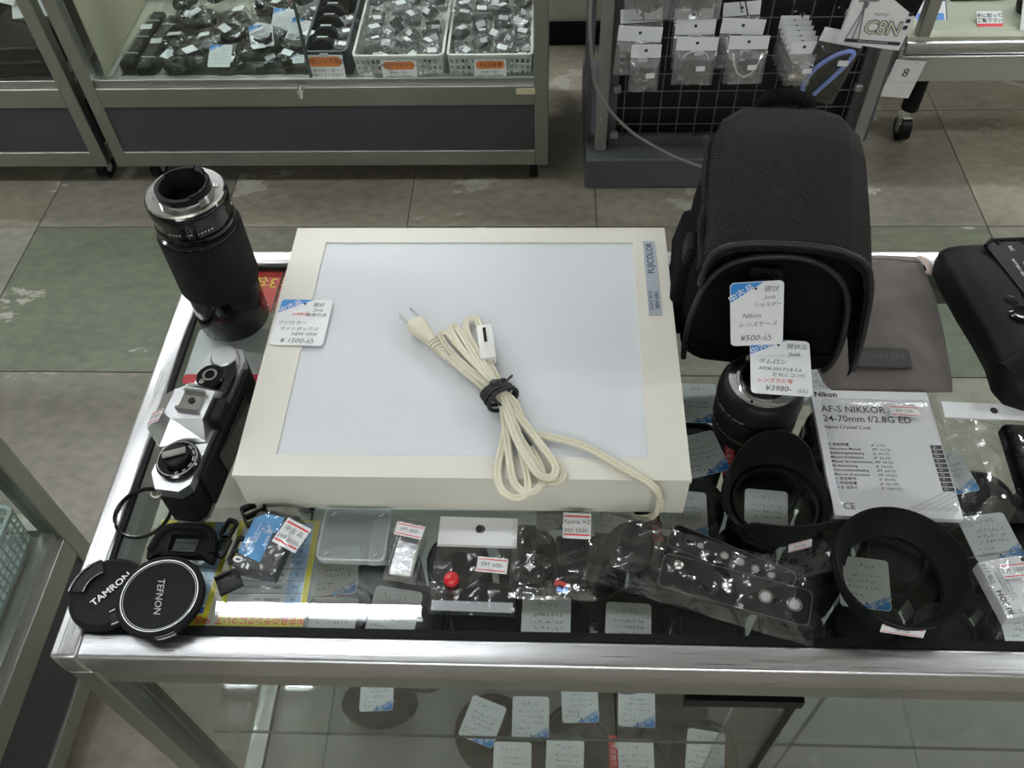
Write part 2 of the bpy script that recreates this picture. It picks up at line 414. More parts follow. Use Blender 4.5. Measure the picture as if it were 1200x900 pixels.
# ================================================================== GLASS COUNTER
X0, X1, Y0, Y1 = -.1395, 1.06, -.146, .349
FW = .023
ct = thing('display_counter', 'steel framed glass display counter carrying the light box and used camera gear', 'display counter', (X0, Y0, -.9))
def L(x, y, z): return (x-X0, y-Y0, z+.9)
xm, ym = (X0+X1)/2, (Y0+Y1)/2
W_, D_ = X1-X0, Y1-Y0
for y, sg in ((Y0, 1), (Y1, -1)):
    G().box(L(xm, y+sg*FW/2, -.018), (W_-2*FW, FW, .036), bev=.0035, seg=3).to('top_rail', STEEL_X, ct, 30)
    G().box(L(xm, y+sg*.013, -.0505), (W_, .020, .029), bev=.001).to('lower_rail', OLD_X, ct, 30)
for x, sg in ((X0, 1), (X1, -1)):
    G().box(L(x+sg*FW/2, ym, -.018), (FW, D_, .036), bev=.0035, seg=3).to('top_rail', STEEL_Y, ct, 30)
    G().box(L(x+sg*.012, ym, -.0505), (.018, D_-.04, .029), bev=.001).to('lower_rail', OLD_Y, ct, 30)
    for y, s2 in ((Y0, 1), (Y1, -1)):
        G().box(L(x+sg*.0135, y+s2*.0135, -.43), (.025, .025, .79), bev=.002).to('corner_post', OLD_Z, ct, 30)
        G().box(L(x+sg*.030, y+s2*.028, -.31), (.008, .006, .49)).to('slotted_strip', BLK, ct, 0)
G().ringplate([(X0+FW-X0, FW), (X1-FW-X0, FW), (X1-FW-X0, D_-FW), (FW, D_-FW)], [(FW+.004, FW+.004+.004), (W_-FW-.004, FW+.008), (W_-FW-.004, D_-FW-.004), (FW+.004, D_-FW-.004)], .9-.0065, .9-.0012).to('rubber_seal', BLKM, ct, 0)
G().box(L(xm, ym, -.005), (W_-2*FW-.002, D_-2*FW-.002, .005)).to('glass_top', GLASS, ct, 0)
M('track_steel', (.3, .31, .3), .4, .8)
G().box(L(xm, Y1-.028, -.020), (W_-.05, .008, .022)).to('sliding_track', MC['track_steel'], ct, 0)
# front glass: two sliding panes
p1 = G().box(L((X0+.03+.506)/2, Y0+.016, -.315), (.506-X0-.03, .004, .50)).to('sliding_pane', GLASS, ct, 0)
G().box(L(.5085, Y0+.016, -.315), (.006, .007, .50)).to('pane_edge', BLK, p1, 0)
G().box(L(.455, Y0+.005, -.084), (.105, .006, .016)).to('finger_pull', BLK, p1, 0)
p2 = G().box(L((.46+X1-.03)/2, Y0+.024, -.315), (X1-.03-.46, .004, .50)).to('sliding_pane', GLASS, ct, 0)
G().box(L(.545, Y0+.030, -.315), (.003, .002, .50)).to('pane_edge', M('glass_edge', (.06, .09, .075), .2), p2, 0)
G().box(L(X0+.006, ym, -.315), (.004, D_-.05, .50)).to('side_pane', GLASS, ct, 0)
G().box(L(X1-.006, ym, -.315), (.004, D_-.05, .50)).to('side_pane', GLASS, ct, 0)
G().box(L(xm, Y1-.010, -.315), (W_-.05, .004, .50)).to('back_pane', GLASS, ct, 0)
G().box(L(xm, Y0+.19, -.302), (W_-.09, .31, .005)).to('glass_shelf', GLASS, ct, 0)
G().box(L(xm, Y0+.033, -.302), (W_-.09, .0015, .005)).to('shelf_edge', MC['glass_edge'], ct, 0)
DECK = M('deck_board', (.20, .21, .19), .5, var=.08, vscale=5)
G().box(L(xm, ym, -.572), (W_-.06, D_-.04, .012)).to('deck', DECK, ct, 0)
for y, sg in ((Y0, 1), (Y1, -1)):
    G().box(L(xm, y+sg*.0125, -.595), (W_, .024, .05), bev=.001).to('middle_rail', OLD_X, ct, 30)
    G().box(L(xm, y+sg*.0125, -.705), (W_-.04, .015, .17)).to('base_panel', DRK, ct, 0)
    G().box(L(xm, y+sg*.0125, -.807), (W_, .025, .045), bev=.001).to('bottom_rail', OLD_X, ct, 30)
for x, sg in ((X0, 1), (X1, -1)):
    G().box(L(x+sg*.0125, ym, -.595), (.024, D_-.05, .05)).to('middle_rail', OLD_Y, ct, 0)
    G().box(L(x+sg*.0125, ym, -.705), (.015, D_-.05, .17)).to('base_panel', DRK, ct, 0)
    G().box(L(x+sg*.0125, ym, -.807), (.025, D_-.05, .045)).to('bottom_rail', OLD_Y, ct, 0)
def caster(parent, x, y, z, s=1.0, chrome=False):
    c = G().cyl((x-.013*s, y, z+.035*s), (x+.013*s, y, z+.035*s), .035*s, 20).to('caster_wheel', BLK, parent)
    G().cyl((x-.0145*s, y, z+.035*s), (x+.0145*s, y, z+.035*s), .016*s, 14).to('hub', CHROME if chrome else LGREY, c)
    G().box((x, y+.008*s, z+.058*s), (.034*s, .045*s, .026*s), bev=.006*s).to('caster_fork', CHROME if chrome else BLK, parent)
for x in (X0+.05, X1-.05):
    for y in (Y0+.06, Y1-.06): caster(ct, x-X0, y-Y0, 0, 1.0)

# ================================================================== LIGHT BOX
CREAM = M('cream_enamel', (.70, .68, .60), .33, bump=.05, bscale=700)
lb = thing('light_box', 'cream coloured tabletop light box with a large white opal panel', 'light box')
BW, BD, BH = .405, .324, .0571
PX0, PX1, PY0, PY1 = .0355, .369, .023, .301
def rect(a, b, c, d): return [(a, b), (c, b), (c, d), (a, d)]
G().ringplate(rect(0, 0, BW, BD), rect(PX0, PY0, PX1, PY1), .053, BH).to('top_frame', CREAM, lb, 0)
G().box((BW/2, .0025, .0275), (BW-.002, .003, .053)).to('front_panel', CREAM, lb, 0)
G().box((BW/2, BD-.0025, .0275), (BW-.002, .003, .053)).to('back_panel', CREAM, lb, 0)
for x in (.0025, BW-.0025): G().box((x, BD/2, .0275), (.003, BD-.006, .053)).to('side_panel', CREAM, lb, 0)
G().box((BW/2, BD/2, .003), (BW-.006, BD-.006, .003)).to('base_plate', CREAM, lb, 0)
G().box(((PX0+PX1)/2, (PY0+PY1)/2, .0535), (PX1-PX0+.006, PY1-PY0+.006, .004)).to('opal_panel', M('opal_acrylic', (.66, .68, .705), .28, bump=.02, bscale=900), lb, 0, label='cool white translucent panel')
pl = G().box((.3865, .248, BH+.0004), (.0128, .108, .0008)).to('name_plate', M('silver_plate', (.42, .46, .52), .4, .3), lb, 0, label='narrow silver name plate')
NAVY = M('navy_ink', (.02, .03, .07), .5)
text('FUJICOLOR', .0072, NAVY, pl, (.3865, .2755, BH+.0010), PI/2, bold=.02, sx=.92)
text('LIGHT BOX', .0038, NAVY, pl, (.3835, .2145, BH+.0010), PI/2, bold=.01)
text('NEW 5000', .0038, NAVY, pl, (.3895, .2145, BH+.0010), PI/2, bold=.02)

# power cord
CORD = M('ivory_cable', (.68, .64, .50), .42)
CORDW = M('white_cable_plastic', (.74, .74, .7), .35)
pc = thing('power_cord', 'cream twin core power cord tied in a bundle on the light box', 'power cord', (.234, .083, BH))
def K(*pts): return [(x-.234, y-.083, z-BH) for x, y, z in pts]
def smooth(pts, n=7, closed=False):
    P = [Vector(p) for p in pts]; out = []
    N = len(P)
    for i in range(N-1):
        p0, p1, p2, p3 = P[max(i-1, 0)], P[i], P[i+1], P[min(i+2, N-1)]
        for k in range(n):
            t = k/n; out.append(.5*((2*p1)+(p2-p0)*t+(2*p0-5*p1+4*p2-p3)*t*t+(3*p1-p0-3*p2+p3)*t**3))
    out.append(P[-1]); return out
def cord(pts, r=.0021, name='cable'):
    """flat twin cable: two cores side by side"""
    pp = smooth(K(*pts)); g = G(); 
    sides = []
    for i, p in enumerate(pp):
        d = (pp[min(i+1, len(pp)-1)]-pp[max(i-1, 0)]).normalized(); s = d.cross(Vector((0, 0, 1)))
        if s.length < .2: s = Vector((1, 0, 0))
        sides.append(s.normalized())
    for sg in (-1, 1): g.tube([p+s*sg*r*.78 for p, s in zip(pp, sides)], r, 7)
    return g.to(name, CORD, pc, 60)
B_ = .0600
cord([(.184, .130, .066), (.200, .115, .064), (.222, .094, .064), (.234, .083, .065), (.244, .066, .062), (.258, .040, .0605), (.272, .016, .0605), (.276, -.004, .0605), (.265, -.017, .0605), (.252, -.008, .0605), (.247, .012, .062), (.243, .04, .064), (.236, .078, .069), (.215, .115, .066), (.190, .152, .0605), (.180, .166, .0605), (.173, .162, .0605), (.186, .14, .0605), (.213, .108, .066), (.237, .083, .072)])
cord([(.237, .083, .072), (.252, .062, .068), (.274, .032, .0605), (.292, .008, .0605), (.291, -.003, .0605), (.280, -.004, .061), (.268, .014, .0635), (.251, .048, .067), (.237, .082, .075), (.222, .112, .070), (.206, .15, .063), (.198, .172, .0605), (.199, .184, .0605), (.207, .185, .0605), (.211, .176, .0605), (.2145, .166, .064)])
cord([(.223, .126, .065), (.230, .108, .066), (.240, .086, .068), (.256, .060, .064), (.276, .028, .064), (.287, .008, .0645), (.283, -.003, .0645), (.27, .002, .0655), (.254, .03, .068), (.241, .066, .070), (.232, .092, .072), (.212, .126, .068), (.192, .168, .0605), (.186, .176, .0605), (.184, .168, .0605), (.196, .143, .063), (.219, .108, .072), (.239, .081, .076)])
cord([(.239, .081, .076), (.250, .072, .070), (.262, .050, .0605), (.279, .043, .0605), (.301, .0375, .0605), (.324, .026, .0605), (.346, .010, .0605), (.366, -.0035, .0605), (.376, -.010, .052), (.379, -.011, .03), (.374, -.010, .012), (.362, -.008, .0045), (.357, -.006, .0045)])
cord([(.244, .07, .064), (.240, .035, .0605), (.236, .008, .0605), (.240, -.013, .0605), (.252, -.022, .0605), (.262, -.016, .0605), (.262, .002, .061), (.253, .04, .064), (.243, .07, .07)])
# plug
ang = math.atan2(.128-.176, .184-.146)   # direction from plug body to cable
plug = G()
d = Vector((math.cos(ang), math.sin(ang), 0)); s = Vector((-d.y, d.x, 0)); o0 = Vector(K((.146, .176, .0655))[0])
def rp(t, w_, h_, n=16): 
    c = o0+d*t; return [c+s*w_*math.cos(2*PI*k/n)*(abs(math.cos(2*PI*k/n))**-.35 if abs(math.cos(2*PI*k/n)) > .2 else 1)*.8+Vector((0, 0, h_*math.sin(2*PI*k/n))) for k in range(n)]
plug.loft([rp(0, .0105, .006), rp(.002, .0125, .0072), rp(.012, .0128, .0075), rp(.020, .010, .0068), rp(.026, .0075, .006), rp(.034, .0062, .0052)])
po = plug.to('plug', CORD, pc, 50)
g = G()
for k in range(5):
    c = o0+d*(.0345+k*.0042); g.loft([[c+d*t+s*w_*math.cos(2*PI*q/12)+Vector((0, 0, w_*.8*math.sin(2*PI*q/12))) for q in range(12)] for t, w_ in ((0, .0035), (.0004, .006-k*.0005), (.0026, .006-k*.0005), (.003, .0035))])
g.loft([[o0+d*t+s*.0034*math.cos(2*PI*q/12)+Vector((0, 0, .0026*math.sin(2*PI*q/12))) for q in range(12)] for t in (.03, .060)])
g.to('strain_relief', CORD, po, 40)
for sg in (-1, 1):
    g = G(); c = o0-d*.008+s*sg*.0064
    a_ = math.atan2(d.y, d.x)
    g.box(c, (.018, .0015, .0064), (0, 0, a_), bev=.0004); g.to('plug_blade', CHROME, po, 0, label='flat metal plug blade')
# inline switch
sa = math.atan2(.126-.168, .223-.2165)
sw = G().box(K((.2195, .147, .0655))[0], (.043, .0155, .0125), (0, 0, sa), bev=.002, seg=2).to('inline_switch', CORDW, pc, 30, label='white inline rocker switch')
G().box(K((.2180, .1545, .0722))[0], (.018, .003, .001), (0, 0, sa)).to('switch_slot', BLK, sw, 0)
# black tie
pts = smooth(K((.2455, .113, .0605), (.2415, .106, .0625), (.240, .097, .066), (.232, .089, .078)), 6)
TIE = M('black_tie', (.01, .01, .011), .5)
g = G().tube(pts, .0012, 7)
for k in range(4):
    c0 = Vector(K((.234+(k-1.5)*.0030, .0835-(k-1.5)*.0042, .0692))[0]); ax = Vector((.58, -.81, 0)); sd = Vector((.81, .58, 0)).normalized()
    ring = [c0+sd*(.0135+.0006*k)*math.cos(2*PI*q/20)+Vector((0, 0, .0108*math.sin(2*PI*q/20)+.001))+ax*.0025*math.sin(2*PI*q/20+k) for q in range(21)]
    g.tube(ring, .0019, 7)
g.sphere(K((.232, .087, .0815))[0], .005, (1.2, .9, .6))
g.tube(smooth(K((.231, .088, .080), (.226, .082, .079), (.232, .073, .0735), (.242, .066, .0695), (.249, .055, .067), (.2655, .029, .0665)), 6), .0013, 7)
g.to('cord_tie', TIE, pc, 60, label='black twist tie wound round the bundle')

# ================================================================== PRICE TAGS ON TOP
price_tag('white price tag with blue corner lying over the left edge of the light box', (.0305, .182, BH+.0012), (0, 0, R(-1)),
    [('現状', .24, .37, .0045), ('Junk', .26, .26, .004), ('本体のみ', .24, .15, .004), ('フジカラー', -.18, -.03, .0045), ('ライトボックス', -.02, -.16, .0042), ('NEW 5000', .1, -.27, .0042), ('¥ 1500-込', .0, -.41, .0062)], 'JUNK品')
# ================================================================== TALL ZOOM LENS
def ribs(n, a): return lambda t, i: 1+a*(1 if math.sin(n*t) > 0 else -1)
zl = thing('zoom_lens', 'tall black telephoto zoom lens standing front down on the counter corner', 'camera lens', (-.0672, .2416, .0001))
G().lathe([(0, .0), (.036, 0), (.0375, .002), (.0375, .05), (.0355, .056), (.0335, .066), (.033, .075)], 48).to('front_barrel', BLKG, zl, 40)
def grip_bump():
    mt, n, l, b = nt('ribbed_rubber'); MC['ribbed_rubber'] = mt
    b.inputs['Base Color'].default_value = (.006, .0065, .007, 1); b.inputs['Roughness'].default_value = .55; b.inputs['Specular IOR Level'].default_value = .22
    tc = n.new('ShaderNodeTexCoord'); sep = n.new('ShaderNodeSeparateXYZ'); l.new(tc.outputs['Object'], sep.inputs[0])
    at = n.new('ShaderNodeMath'); at.operation = 'ARCTAN2'; l.new(sep.outputs[1], at.inputs[0]); l.new(sep.outputs[0], at.inputs[1])
    k1 = n.new('ShaderNodeMath'); k1.operation = 'MULTIPLY'; k1.inputs[1].default_value = 110; l.new(at.outputs[0], k1.inputs[0])
    s1 = n.new('ShaderNodeMath'); s1.operation = 'SINE'; l.new(k1.outputs[0], s1.inputs[0])
    k2 = n.new('ShaderNodeMath'); k2.operation = 'MULTIPLY'; k2.inputs[1].default_value = 2900; l.new(sep.outputs[2], k2.inputs[0])
    s2 = n.new('ShaderNodeMath'); s2.operation = 'SINE'; l.new(k2.outputs[0], s2.inputs[0])
    mn = n.new('ShaderNodeMath'); mn.operation = 'ADD'; l.new(s1.outputs[0], mn.inputs[0]); l.new(s2.outputs[0], mn.inputs[1])
    bp = n.new('ShaderNodeBump'); bp.inputs['Strength'].default_value = .8; bp.inputs['Distance'].default_value = .0006
    l.new(mn.outputs[0], bp.inputs['Height']); l.new(bp.outputs[0], b.inputs['Normal'])
    return mt
RIB = grip_bump()
G().lathe([(.034, .058), (.0405, .060), (.0415, .063), (.0415, .132), (.0405, .1345), (.034, .1345)], 64).to('zoom_grip', RIB, zl, 40, label='ribbed rubber zoom grip')
G().lathe([(.034, .132), (.0395, .1345), (.0395, .1375), (.037, .139), (.037, .141), (.0385, .143), (.0385, .147), (.034, .149)], 56).to('depth_scale_ring', BLKG, zl, 40)
g = G().lathe([(.034, .146), (.0365, .1485), (.0365, .1625), (.039, .1645), (.039, .170), (.0385, .1715)], 56, rip=lambda t, i: 1+(.018 if (i in (1, 2) and math.sin(t*9) > .2) else 0))
g.to('aperture_ring', BLKG, zl, 30)
G().lathe([(.0385, .1712), (.039, .1735), (.0378, .1752), (.034, .1755)], 56).to('rear_collar', BLKG, zl, 40)
G().lathe([(.0375, .1752), (.0365, .1772), (.0285, .1772), (.0280, .1772), (.0280, .1815), (.0245, .1815), (.0238, .1740)], 56).to('lens_mount', CHROME, zl, 30, label='bright metal bayonet mount')
for a in (20, 140, 260):
    g = G(); pts = [(.0315*math.cos(R(a+t)), .0315*math.sin(R(a+t))) for t in range(0, 56, 6)]+[(.027*math.cos(R(a+t)), .027*math.sin(R(a+t))) for t in range(54, -1, -6)]
    g.prism(pts, .1800, .1818).to('bayonet_tab', CHROME, zl, 0)
G().lathe([(.0262, .1785), (.0262, .1852), (.0222, .1852), (.0205, .176), (.0195, .165), (.0, .163)], 48).to('rear_baffle', BLKM, zl, 40)
G().lathe([(.0165, .1655), (.012, .1675), (0, .1685)], 32).to('rear_element', BLKG, zl, 60)
G().tube([(.0236*math.cos(R(t)), .0236*math.sin(R(t)), .1860+(.0035 if 40 < t < 70 else 0)) for t in range(-60, 150, 8)], .0012, 6).to('aperture_lever_guard', BLK, zl)
for k, ch in enumerate('MADE IN JAPAN'):
    a = R(-108+k*5.2); text(ch, .0021, WINK, zl, (.0382*math.cos(a), .0382*math.sin(a), .1545), rot=(PI/2, 0, a+PI/2)) if ch != ' ' else None
G().box((-.0375, -.006, .140), (.002, .006, .006), bev=.0006).to('index_mark', RED, zl, 0, label='red index mark')

# ================================================================== SLR CAMERA
sl = thing('film_camera', 'chrome and black film SLR camera body standing beside the light box', 'camera', (-.0425, .0640, 0), R(-7))
ctp = [(-.019, -.058), (-.010, -.0715), (.010, -.0715), (.0165, -.064), (.0165, .060), (.010, .0715), (-.011, .0715), (-.019, .062)]
def off(pts, k): return [(x*k, y*(k if abs(k) > 1 else 1-(1-k)*.3)) for x, y in pts]
LEATH = M('leatherette', (.007, .007, .007), .55, spec=.22, bump=.7, bscale=1300)
G().prism(ctp, 0, .006).to('base_cover', SATIN, sl, 0)
G().prism(off(ctp, 1.02), .006, .048).to('body', LEATH, sl, 0, label='black leatherette covered body')
tp = G().prism(off(ctp, 1.02), .048, .060); 
tpo = tp.to('top_plate', SATIN, sl, 0, label='satin chrome top plate')
G().box((.0185, .002, .0285), (.003, .112, .046), bev=.001).to('film_back', LEATH, sl, 0)
G().box((.0205, .005, .026), (.0014, .062, .030)).to('memo_holder', BLKG, sl, 0)
# prism housing
b0 = [(-.040, -.020), (-.040, .014), (-.022, .030), (.015, .024), (.015, -.026), (-.022, -.036)]
b1 = [(-.022, -.014), (-.022, .011), (-.014, .015), (.013, .013), (.013, -.015), (-.014, -.018)]
G().loft([[(x, y, .046) for x, y in b0], [(x, y, .062) for x, y in b0], [(x, y, .0795) for x, y in b1]]).to('prism_housing', SATIN, sl, 0)
G().box((.0185, 0, .066), (.009, .024, .018), bev=.002).to('eyepiece', BLK, sl, 0)
hs = G().box((-.002, -.001, .0805), (.019, .019, .002)).box((-.002, -.0095, .0835), (.019, .0022, .004)).box((-.002, .0085, .0835), (.019, .0022, .004)).to('hot_shoe', CHROME, sl, 0)
G().lathe([(0, .0), (.003, 0), (.003, .0007), (0, .0007)], 14, (-.002, 0, .0816)).to('shoe_contact', BLK, hs)
# near dial: rewind crank
rw = G().lathe([(0, 0), (.0175, 0), (.0178, .002), (.0178, .0045), (.0165, .006), (0, .006)], 40, (0, -.047, .060), rip=ribs(40, .008)).to('film_speed_dial', BLKG, sl, 40)
G().lathe([(.0165, 0), (.0165, .0006), (.0155, .0006), (.0155, 0)], 40, (0, -.047, .0660)).to('scale_ring', CHROME, rw)
G().lathe([(0, 0), (.0105, 0), (.0105, .006), (.009, .0075), (0, .0075)], 30, (0, -.047, .066)).to('rewind_knob', BLK, rw)
G().box((0, -.047, .0755), (.0065, .019, .003), (0, 0, R(-65)), bev=.001).to('rewind_crank', CHROME, rw, 0, label='folding chrome rewind crank')
for k, s_ in enumerate(['25', '50', '100', '200', '400', '800']):
    a = R(-70+k*26); text(s_, .0022, WINK, rw, (.0135*math.cos(a), -.047+.0135*math.sin(a), .0664), a-PI/2)
# shutter dial and wind lever
sd_ = G().lathe([(0, 0), (.0125, 0), (.0125, .007), (.0115, .008), (0, .008)], 36, (-.004, .036, .060), rip=ribs(36, .01)).to('shutter_speed_dial', BLKG, sl, 40)
G().lathe([(.0065, 0), (.0065, .0012), (.0045, .0012), (.0045, 0)], 24, (-.004, .036, .068)).to('dial_ring', CHROME, sd_)
G().lathe([(0, 0), (.0025, 0), (.002, .001), (0, .001)], 12, (-.009, .029, .068)).to('dial_button', CHROME, sd_)
wl = G().lathe([(0, 0), (.0125, 0), (.0125, .006), (.0105, .0085), (0, .0088)], 36, (.000, .0585, .060)).to('advance_lever', SATIN, sl, 40, label='round chrome film advance hub with lever')
G().prism([(.0, .048), (.012, .055), (.0165, .040), (.0165, .014), (.013, .010), (.010, .014), (.010, .034)], .062, .067).to('lever_tip', BLK, wl, 0)
G().box((-.006, .0205, .063), (.014, .010, .006), bev=.001).to('exposure_window', SATIN, sl, 0)
for y in (.0205,): 
    for x in (-.010, -.002): G().box((x, y, .0665), (.005, .005, .0015)).to('small_window', BLK, sl, 0)
for y in (-.073, .073): G().tube([(-.012+.004*math.cos(t*PI/6), y+.0035*math.sin(t*PI/6)*(1 if y > 0 else -1), .052) for t in range(7)], .001, 6).to('strap_lug', CHROME, sl)
sticker(sl, (-.0290, -.0165, .0765), 0, '39ﾁ 9000-', .022, .012, rot=(R(8), R(-42), R(-8)))
sl.scale = (1.08, 1.13, 1.0)

# ================================================================== WHITE CARD, RED CARDS (under the glass)
def flat(name, label, cat, pts, mat, z=-.0095, th=.0008, group=None):
    cxx = sum(p[0] for p in pts)/len(pts); cyy = sum(p[1] for p in pts)/len(pts)
    t = thing(name, label, cat, (cxx, cyy, z), 0, group)
    G().prism([(x-cxx, y-cyy) for x, y in pts], 0, th).to('card', mat, t, 0)
    return t, cxx, cyy
t = thing('notice_card', 'white rounded card with red bottom band under the tall lens and camera', 'card', (-.046, .1935, -.0095))
G().prism(rr(.124, .078, .006, 3), 0, .0008).to('card', WHT, t, 0)
G().prism(rr(.1235, .013, .004, 3, 0, -.0325), .0008, .0011).to('red_band', RED, t, 0, label='red band')
for k, (x, lab) in enumerate([(-.048, 'red card with yellow mirrored numeral under glass beside the tall lens'), (-.014, 'red card half hidden under the left rear corner of the light box')]):
    t = thing('notice_card', lab, 'card', (x, .290, -.0095), R(-1))
    G().box((0, 0, .0005), (.031, .066, .001)).to('card', REDC, t, 0)
    o = text('3年', .016, M('yellow_ink', (.8, .6, .03), .5), t, (-.002, .012, .0015)); o.scale.x *= -1
    G().box((0, -.021, .0012), (.022, .001, .0003)).to('white_line', WHT, t, 0)

# yellow bordered grade sheets, facing the other side of the counter
JP = M('pale_table', (.72, .75, .78), .4)
def grade_sheet(label, loc, w, h, rz, title):
    t = thing('grade_sheet', label, 'information sheet', loc, rz)
    G().box((0, 0, .0004), (w, h, .0008)).to('sheet', YEL, t, 0, label='yellow bordered laminated sheet')
    G().box((0, -.004, .0009), (w-.010, h-.022, .0003)).to('table_area', JP, t, 0)
    G().box((0, h*.5-.0145, .00105), (w-.010, .006, .0003)).to('blue_bar', M('royal_blue', (.03, .1, .5), .4), t, 0, label='blue heading bar')
    text(title, .0058, RED, t, (0, h*.5-.0055, .0012), bold=.02, sx=.92)
    text('ランク　状態', .0028, WINK, t, (0, h*.5-.0145, .0014))
    b = h*.5-.019
    for k in range(7):
        y = b-.0118*(k+.5)
        G().box((0, y-.0059, .00115), (w-.010, .0005, .0002)).to('row_line', GRY, t, 0)
        text(['新品同様品　New', '未使用に近い　Almost new', '美品　Excellent condition', '良品　Good condition', '並品　Use marks', 'キズ・難あり　Has scratches', 'ジャンク　Junk, parts only'][k], .0026, INK, t, (-w*.5+.024, y, .0013), al='LEFT', sx=.82)
        G().box((-w*.5+.0125, y, .0011), (.014, .0108, .0002)).to('grade_cell', M('sky_cell', (.38, .58, .8), .4), t, 0)
        text(['N', 'AA', 'A', 'AB', 'B', 'BC', 'C'][k], .0034, NAVY, t, (-w*.5+.0125, y, .0014))
    return t
grade_sheet('yellow bordered sheet under glass, left one beneath the eyecup', (-.0495, -.0605, -.0092), .072, .101, R(180-3), '中古品のランクについて')
grade_sheet('yellow bordered sheet under glass, right one beneath the bagged battery', (.0305, -.0600, -.0092), .076, .104, R(180+1), '中古品のランクについて')

# ================================================================== LENS CAPS, RING, EYECUP
tc_ = thing('lens_cap', 'black pinch lens cap with white maker name on counter corner', 'lens cap', (-.1030, -.0905, .0002), 0)
G().lathe([(0, .0), (.0305, .0), (.0335, .0015), (.034, .0045), (.033, .0072), (.0300, .0085), (.0285, .0078), (.0265, .0070), (0, .0068)], 56).to('cap_body', BLKM, tc_, 30)
for a in (148, -32):
    arc = [((.0335)*math.cos(R(a+t)), (.0335)*math.sin(R(a+t))) for t in range(-33, 34, 6)]+[(.021*math.cos(R(a+t)), .021*math.sin(R(a+t))) for t in range(33, -34, -6)]
    G().prism(arc, .0066, .0088).to('pinch_grip', BLK, tc_, 0)
    G().tube([(.0205*math.cos(R(a+t)), .0205*math.sin(R(a+t)), .0092) for t in range(-33, 34, 6)], .0010, 6).to('grip_edge', BLKG, tc_)
    G().tube([(.0333*math.cos(R(a+t)), .0333*math.sin(R(a+t)), .0088) for t in range(-33, 34, 6)], .0014, 6).to('grip_edge', BLKG, tc_)
text('TAMRON', .0066, WINK, tc_, (.0025, .0035, .0078), R(50), bold=.03, sx=1.02)
tk = thing('lens_cap', 'round black lens cap with silver ring line overlapping the other cap', 'lens cap', (-.0520, -.0960, .0088), (R(1), R(1), 0))
G().lathe([(0, 0), (.033, 0), (.0372, .0012), (.0378, .0055), (.037, .0078), (.034, .0085), (.0325, .0080), (0, .0080)], 64).to('cap_body', BLKM, tk, 30)
G().lathe([(.0328, .0079), (.0328, .0087), (.0321, .0087), (.0321, .0079)], 64).to('silver_ring', SATIN, tk)
G().lathe([(.0310, .0079), (.0310, .0083), (.0306, .0083), (.0306, .0079)], 64).to('inner_ring', LGREY, tk)
for a in (200, -68):
    arc = [(.0375*math.cos(R(a+t)), .0375*math.sin(R(a+t))) for t in range(-13, 14, 4)]+[(.035*math.cos(R(a+t)), .035*math.sin(R(a+t))) for t in range(13, -14, -4)]
    G().prism(arc, .0005, .0070).to('release_tab', SATIN if a == -68 else BLK, tk, 0)
text('TEFNON', .0062, LGREY, tk, (0, -.001, .0085), R(-82), bold=.005, shear=.2)
fr = thing('filter_ring', 'thin empty black filter ring lying on the left counter rail', 'filter ring', (-.0975, -.0075, .0001))
G().lathe([(.0268, 0), (.0272, .001), (.0272, .0038), (.0262, .0042), (.0248, .0038), (.0246, .001), (.0250, 0)], 56, close=True, rip=None).to('ring', BLKG, fr, 30)
ec = thing('eyecup', 'black rubber camera eyecup with rectangular window on yellow sheet', 'eyecup', (-.0475, -.0415, .0001), R(-2))
o_ = [(-.030, -.0165), (-.0265, -.0165), (-.022, -.0125), (.022, -.0125), (.0265, -.0165), (.030, -.0165), (.031, -.010), (.027, .008), (.020, .0155), (.012, .0175), (-.012, .0175), (-.020, .0155), (-.027, .008), (-.031, -.010)]
i_ = [(-.0125, -.009), (-.0123, -.009), (-.011, -.009), (.011, -.009), (.0123, -.009), (.0128, -.008), (.0128, -.003), (.0128, .003), (.0128, .008), (.008, .0085), (-.008, .0085), (-.0128, .0080), (-.0128, .003), (-.0128, -.003)]
G().ringplate(o_, i_, 0, .0085).to('frame', RUB, ec, 30)
G().ringplate([(x*1.06, y*1.08) for x, y in i_], i_, .0085, .0100).to('inner_rim', BLK, ec, 30)
G().tube([(x*.93, y*.93+.0005, .0085) for x, y in o_[6:]], .0035, 7).to('rubber_lip', RUB, ec)
def loopclip(label, loc, rz, w=.011, h=.021, th=.004, bars=1):
    t = thing('strap_clip', label, 'strap clip', loc, rz)
    G().ringplate(rr(w, h, .003, 3), rr(w-.005, h-.007, .0015, 3), 0, th).to('loop', BLK, t, 30)
    for k in range(bars-1): G().box((0, (k+.5-(bars-1)/2)*h*.3, th*.5), (w-.003, .0022, th)).to('cross_bar', BLK, t, 0)
    return t
loopclip('small black strap loop right of the eyecup, upper one', (-.0125, -.0235, .0001), R(-16))
loopclip('small black strap loop right of the eyecup, lower one', (-.0140, -.0420, .0001), R(-12))
loopclip('small black ladder clip left of the bagged battery', (.0020, -.0455, .0001), R(-10), .013, .028, .004, 2)
loopclip('square black slide buckle touching the light box corner', (.0090, -.0075, .0001), R(28), .023, .023, .007, 2)
t = thing('shoe_cover', 'small square black hot shoe cover below the bagged battery', 'shoe cover', (.0005, -.0765, .0001), R(30))
G().box((0, 0, .0025), (.021, .018, .003), bev=.001).to('plate', BLK, t, 0); 
for s_ in (-1, 1): G().box((0, s_*.0085, .0042), (.021, .002, .0045)).to('side_lip', BLK, t, 0)
G().box((0, 0, .0005), (.017, .014, .001)).to('foot', BLK, t, 0)

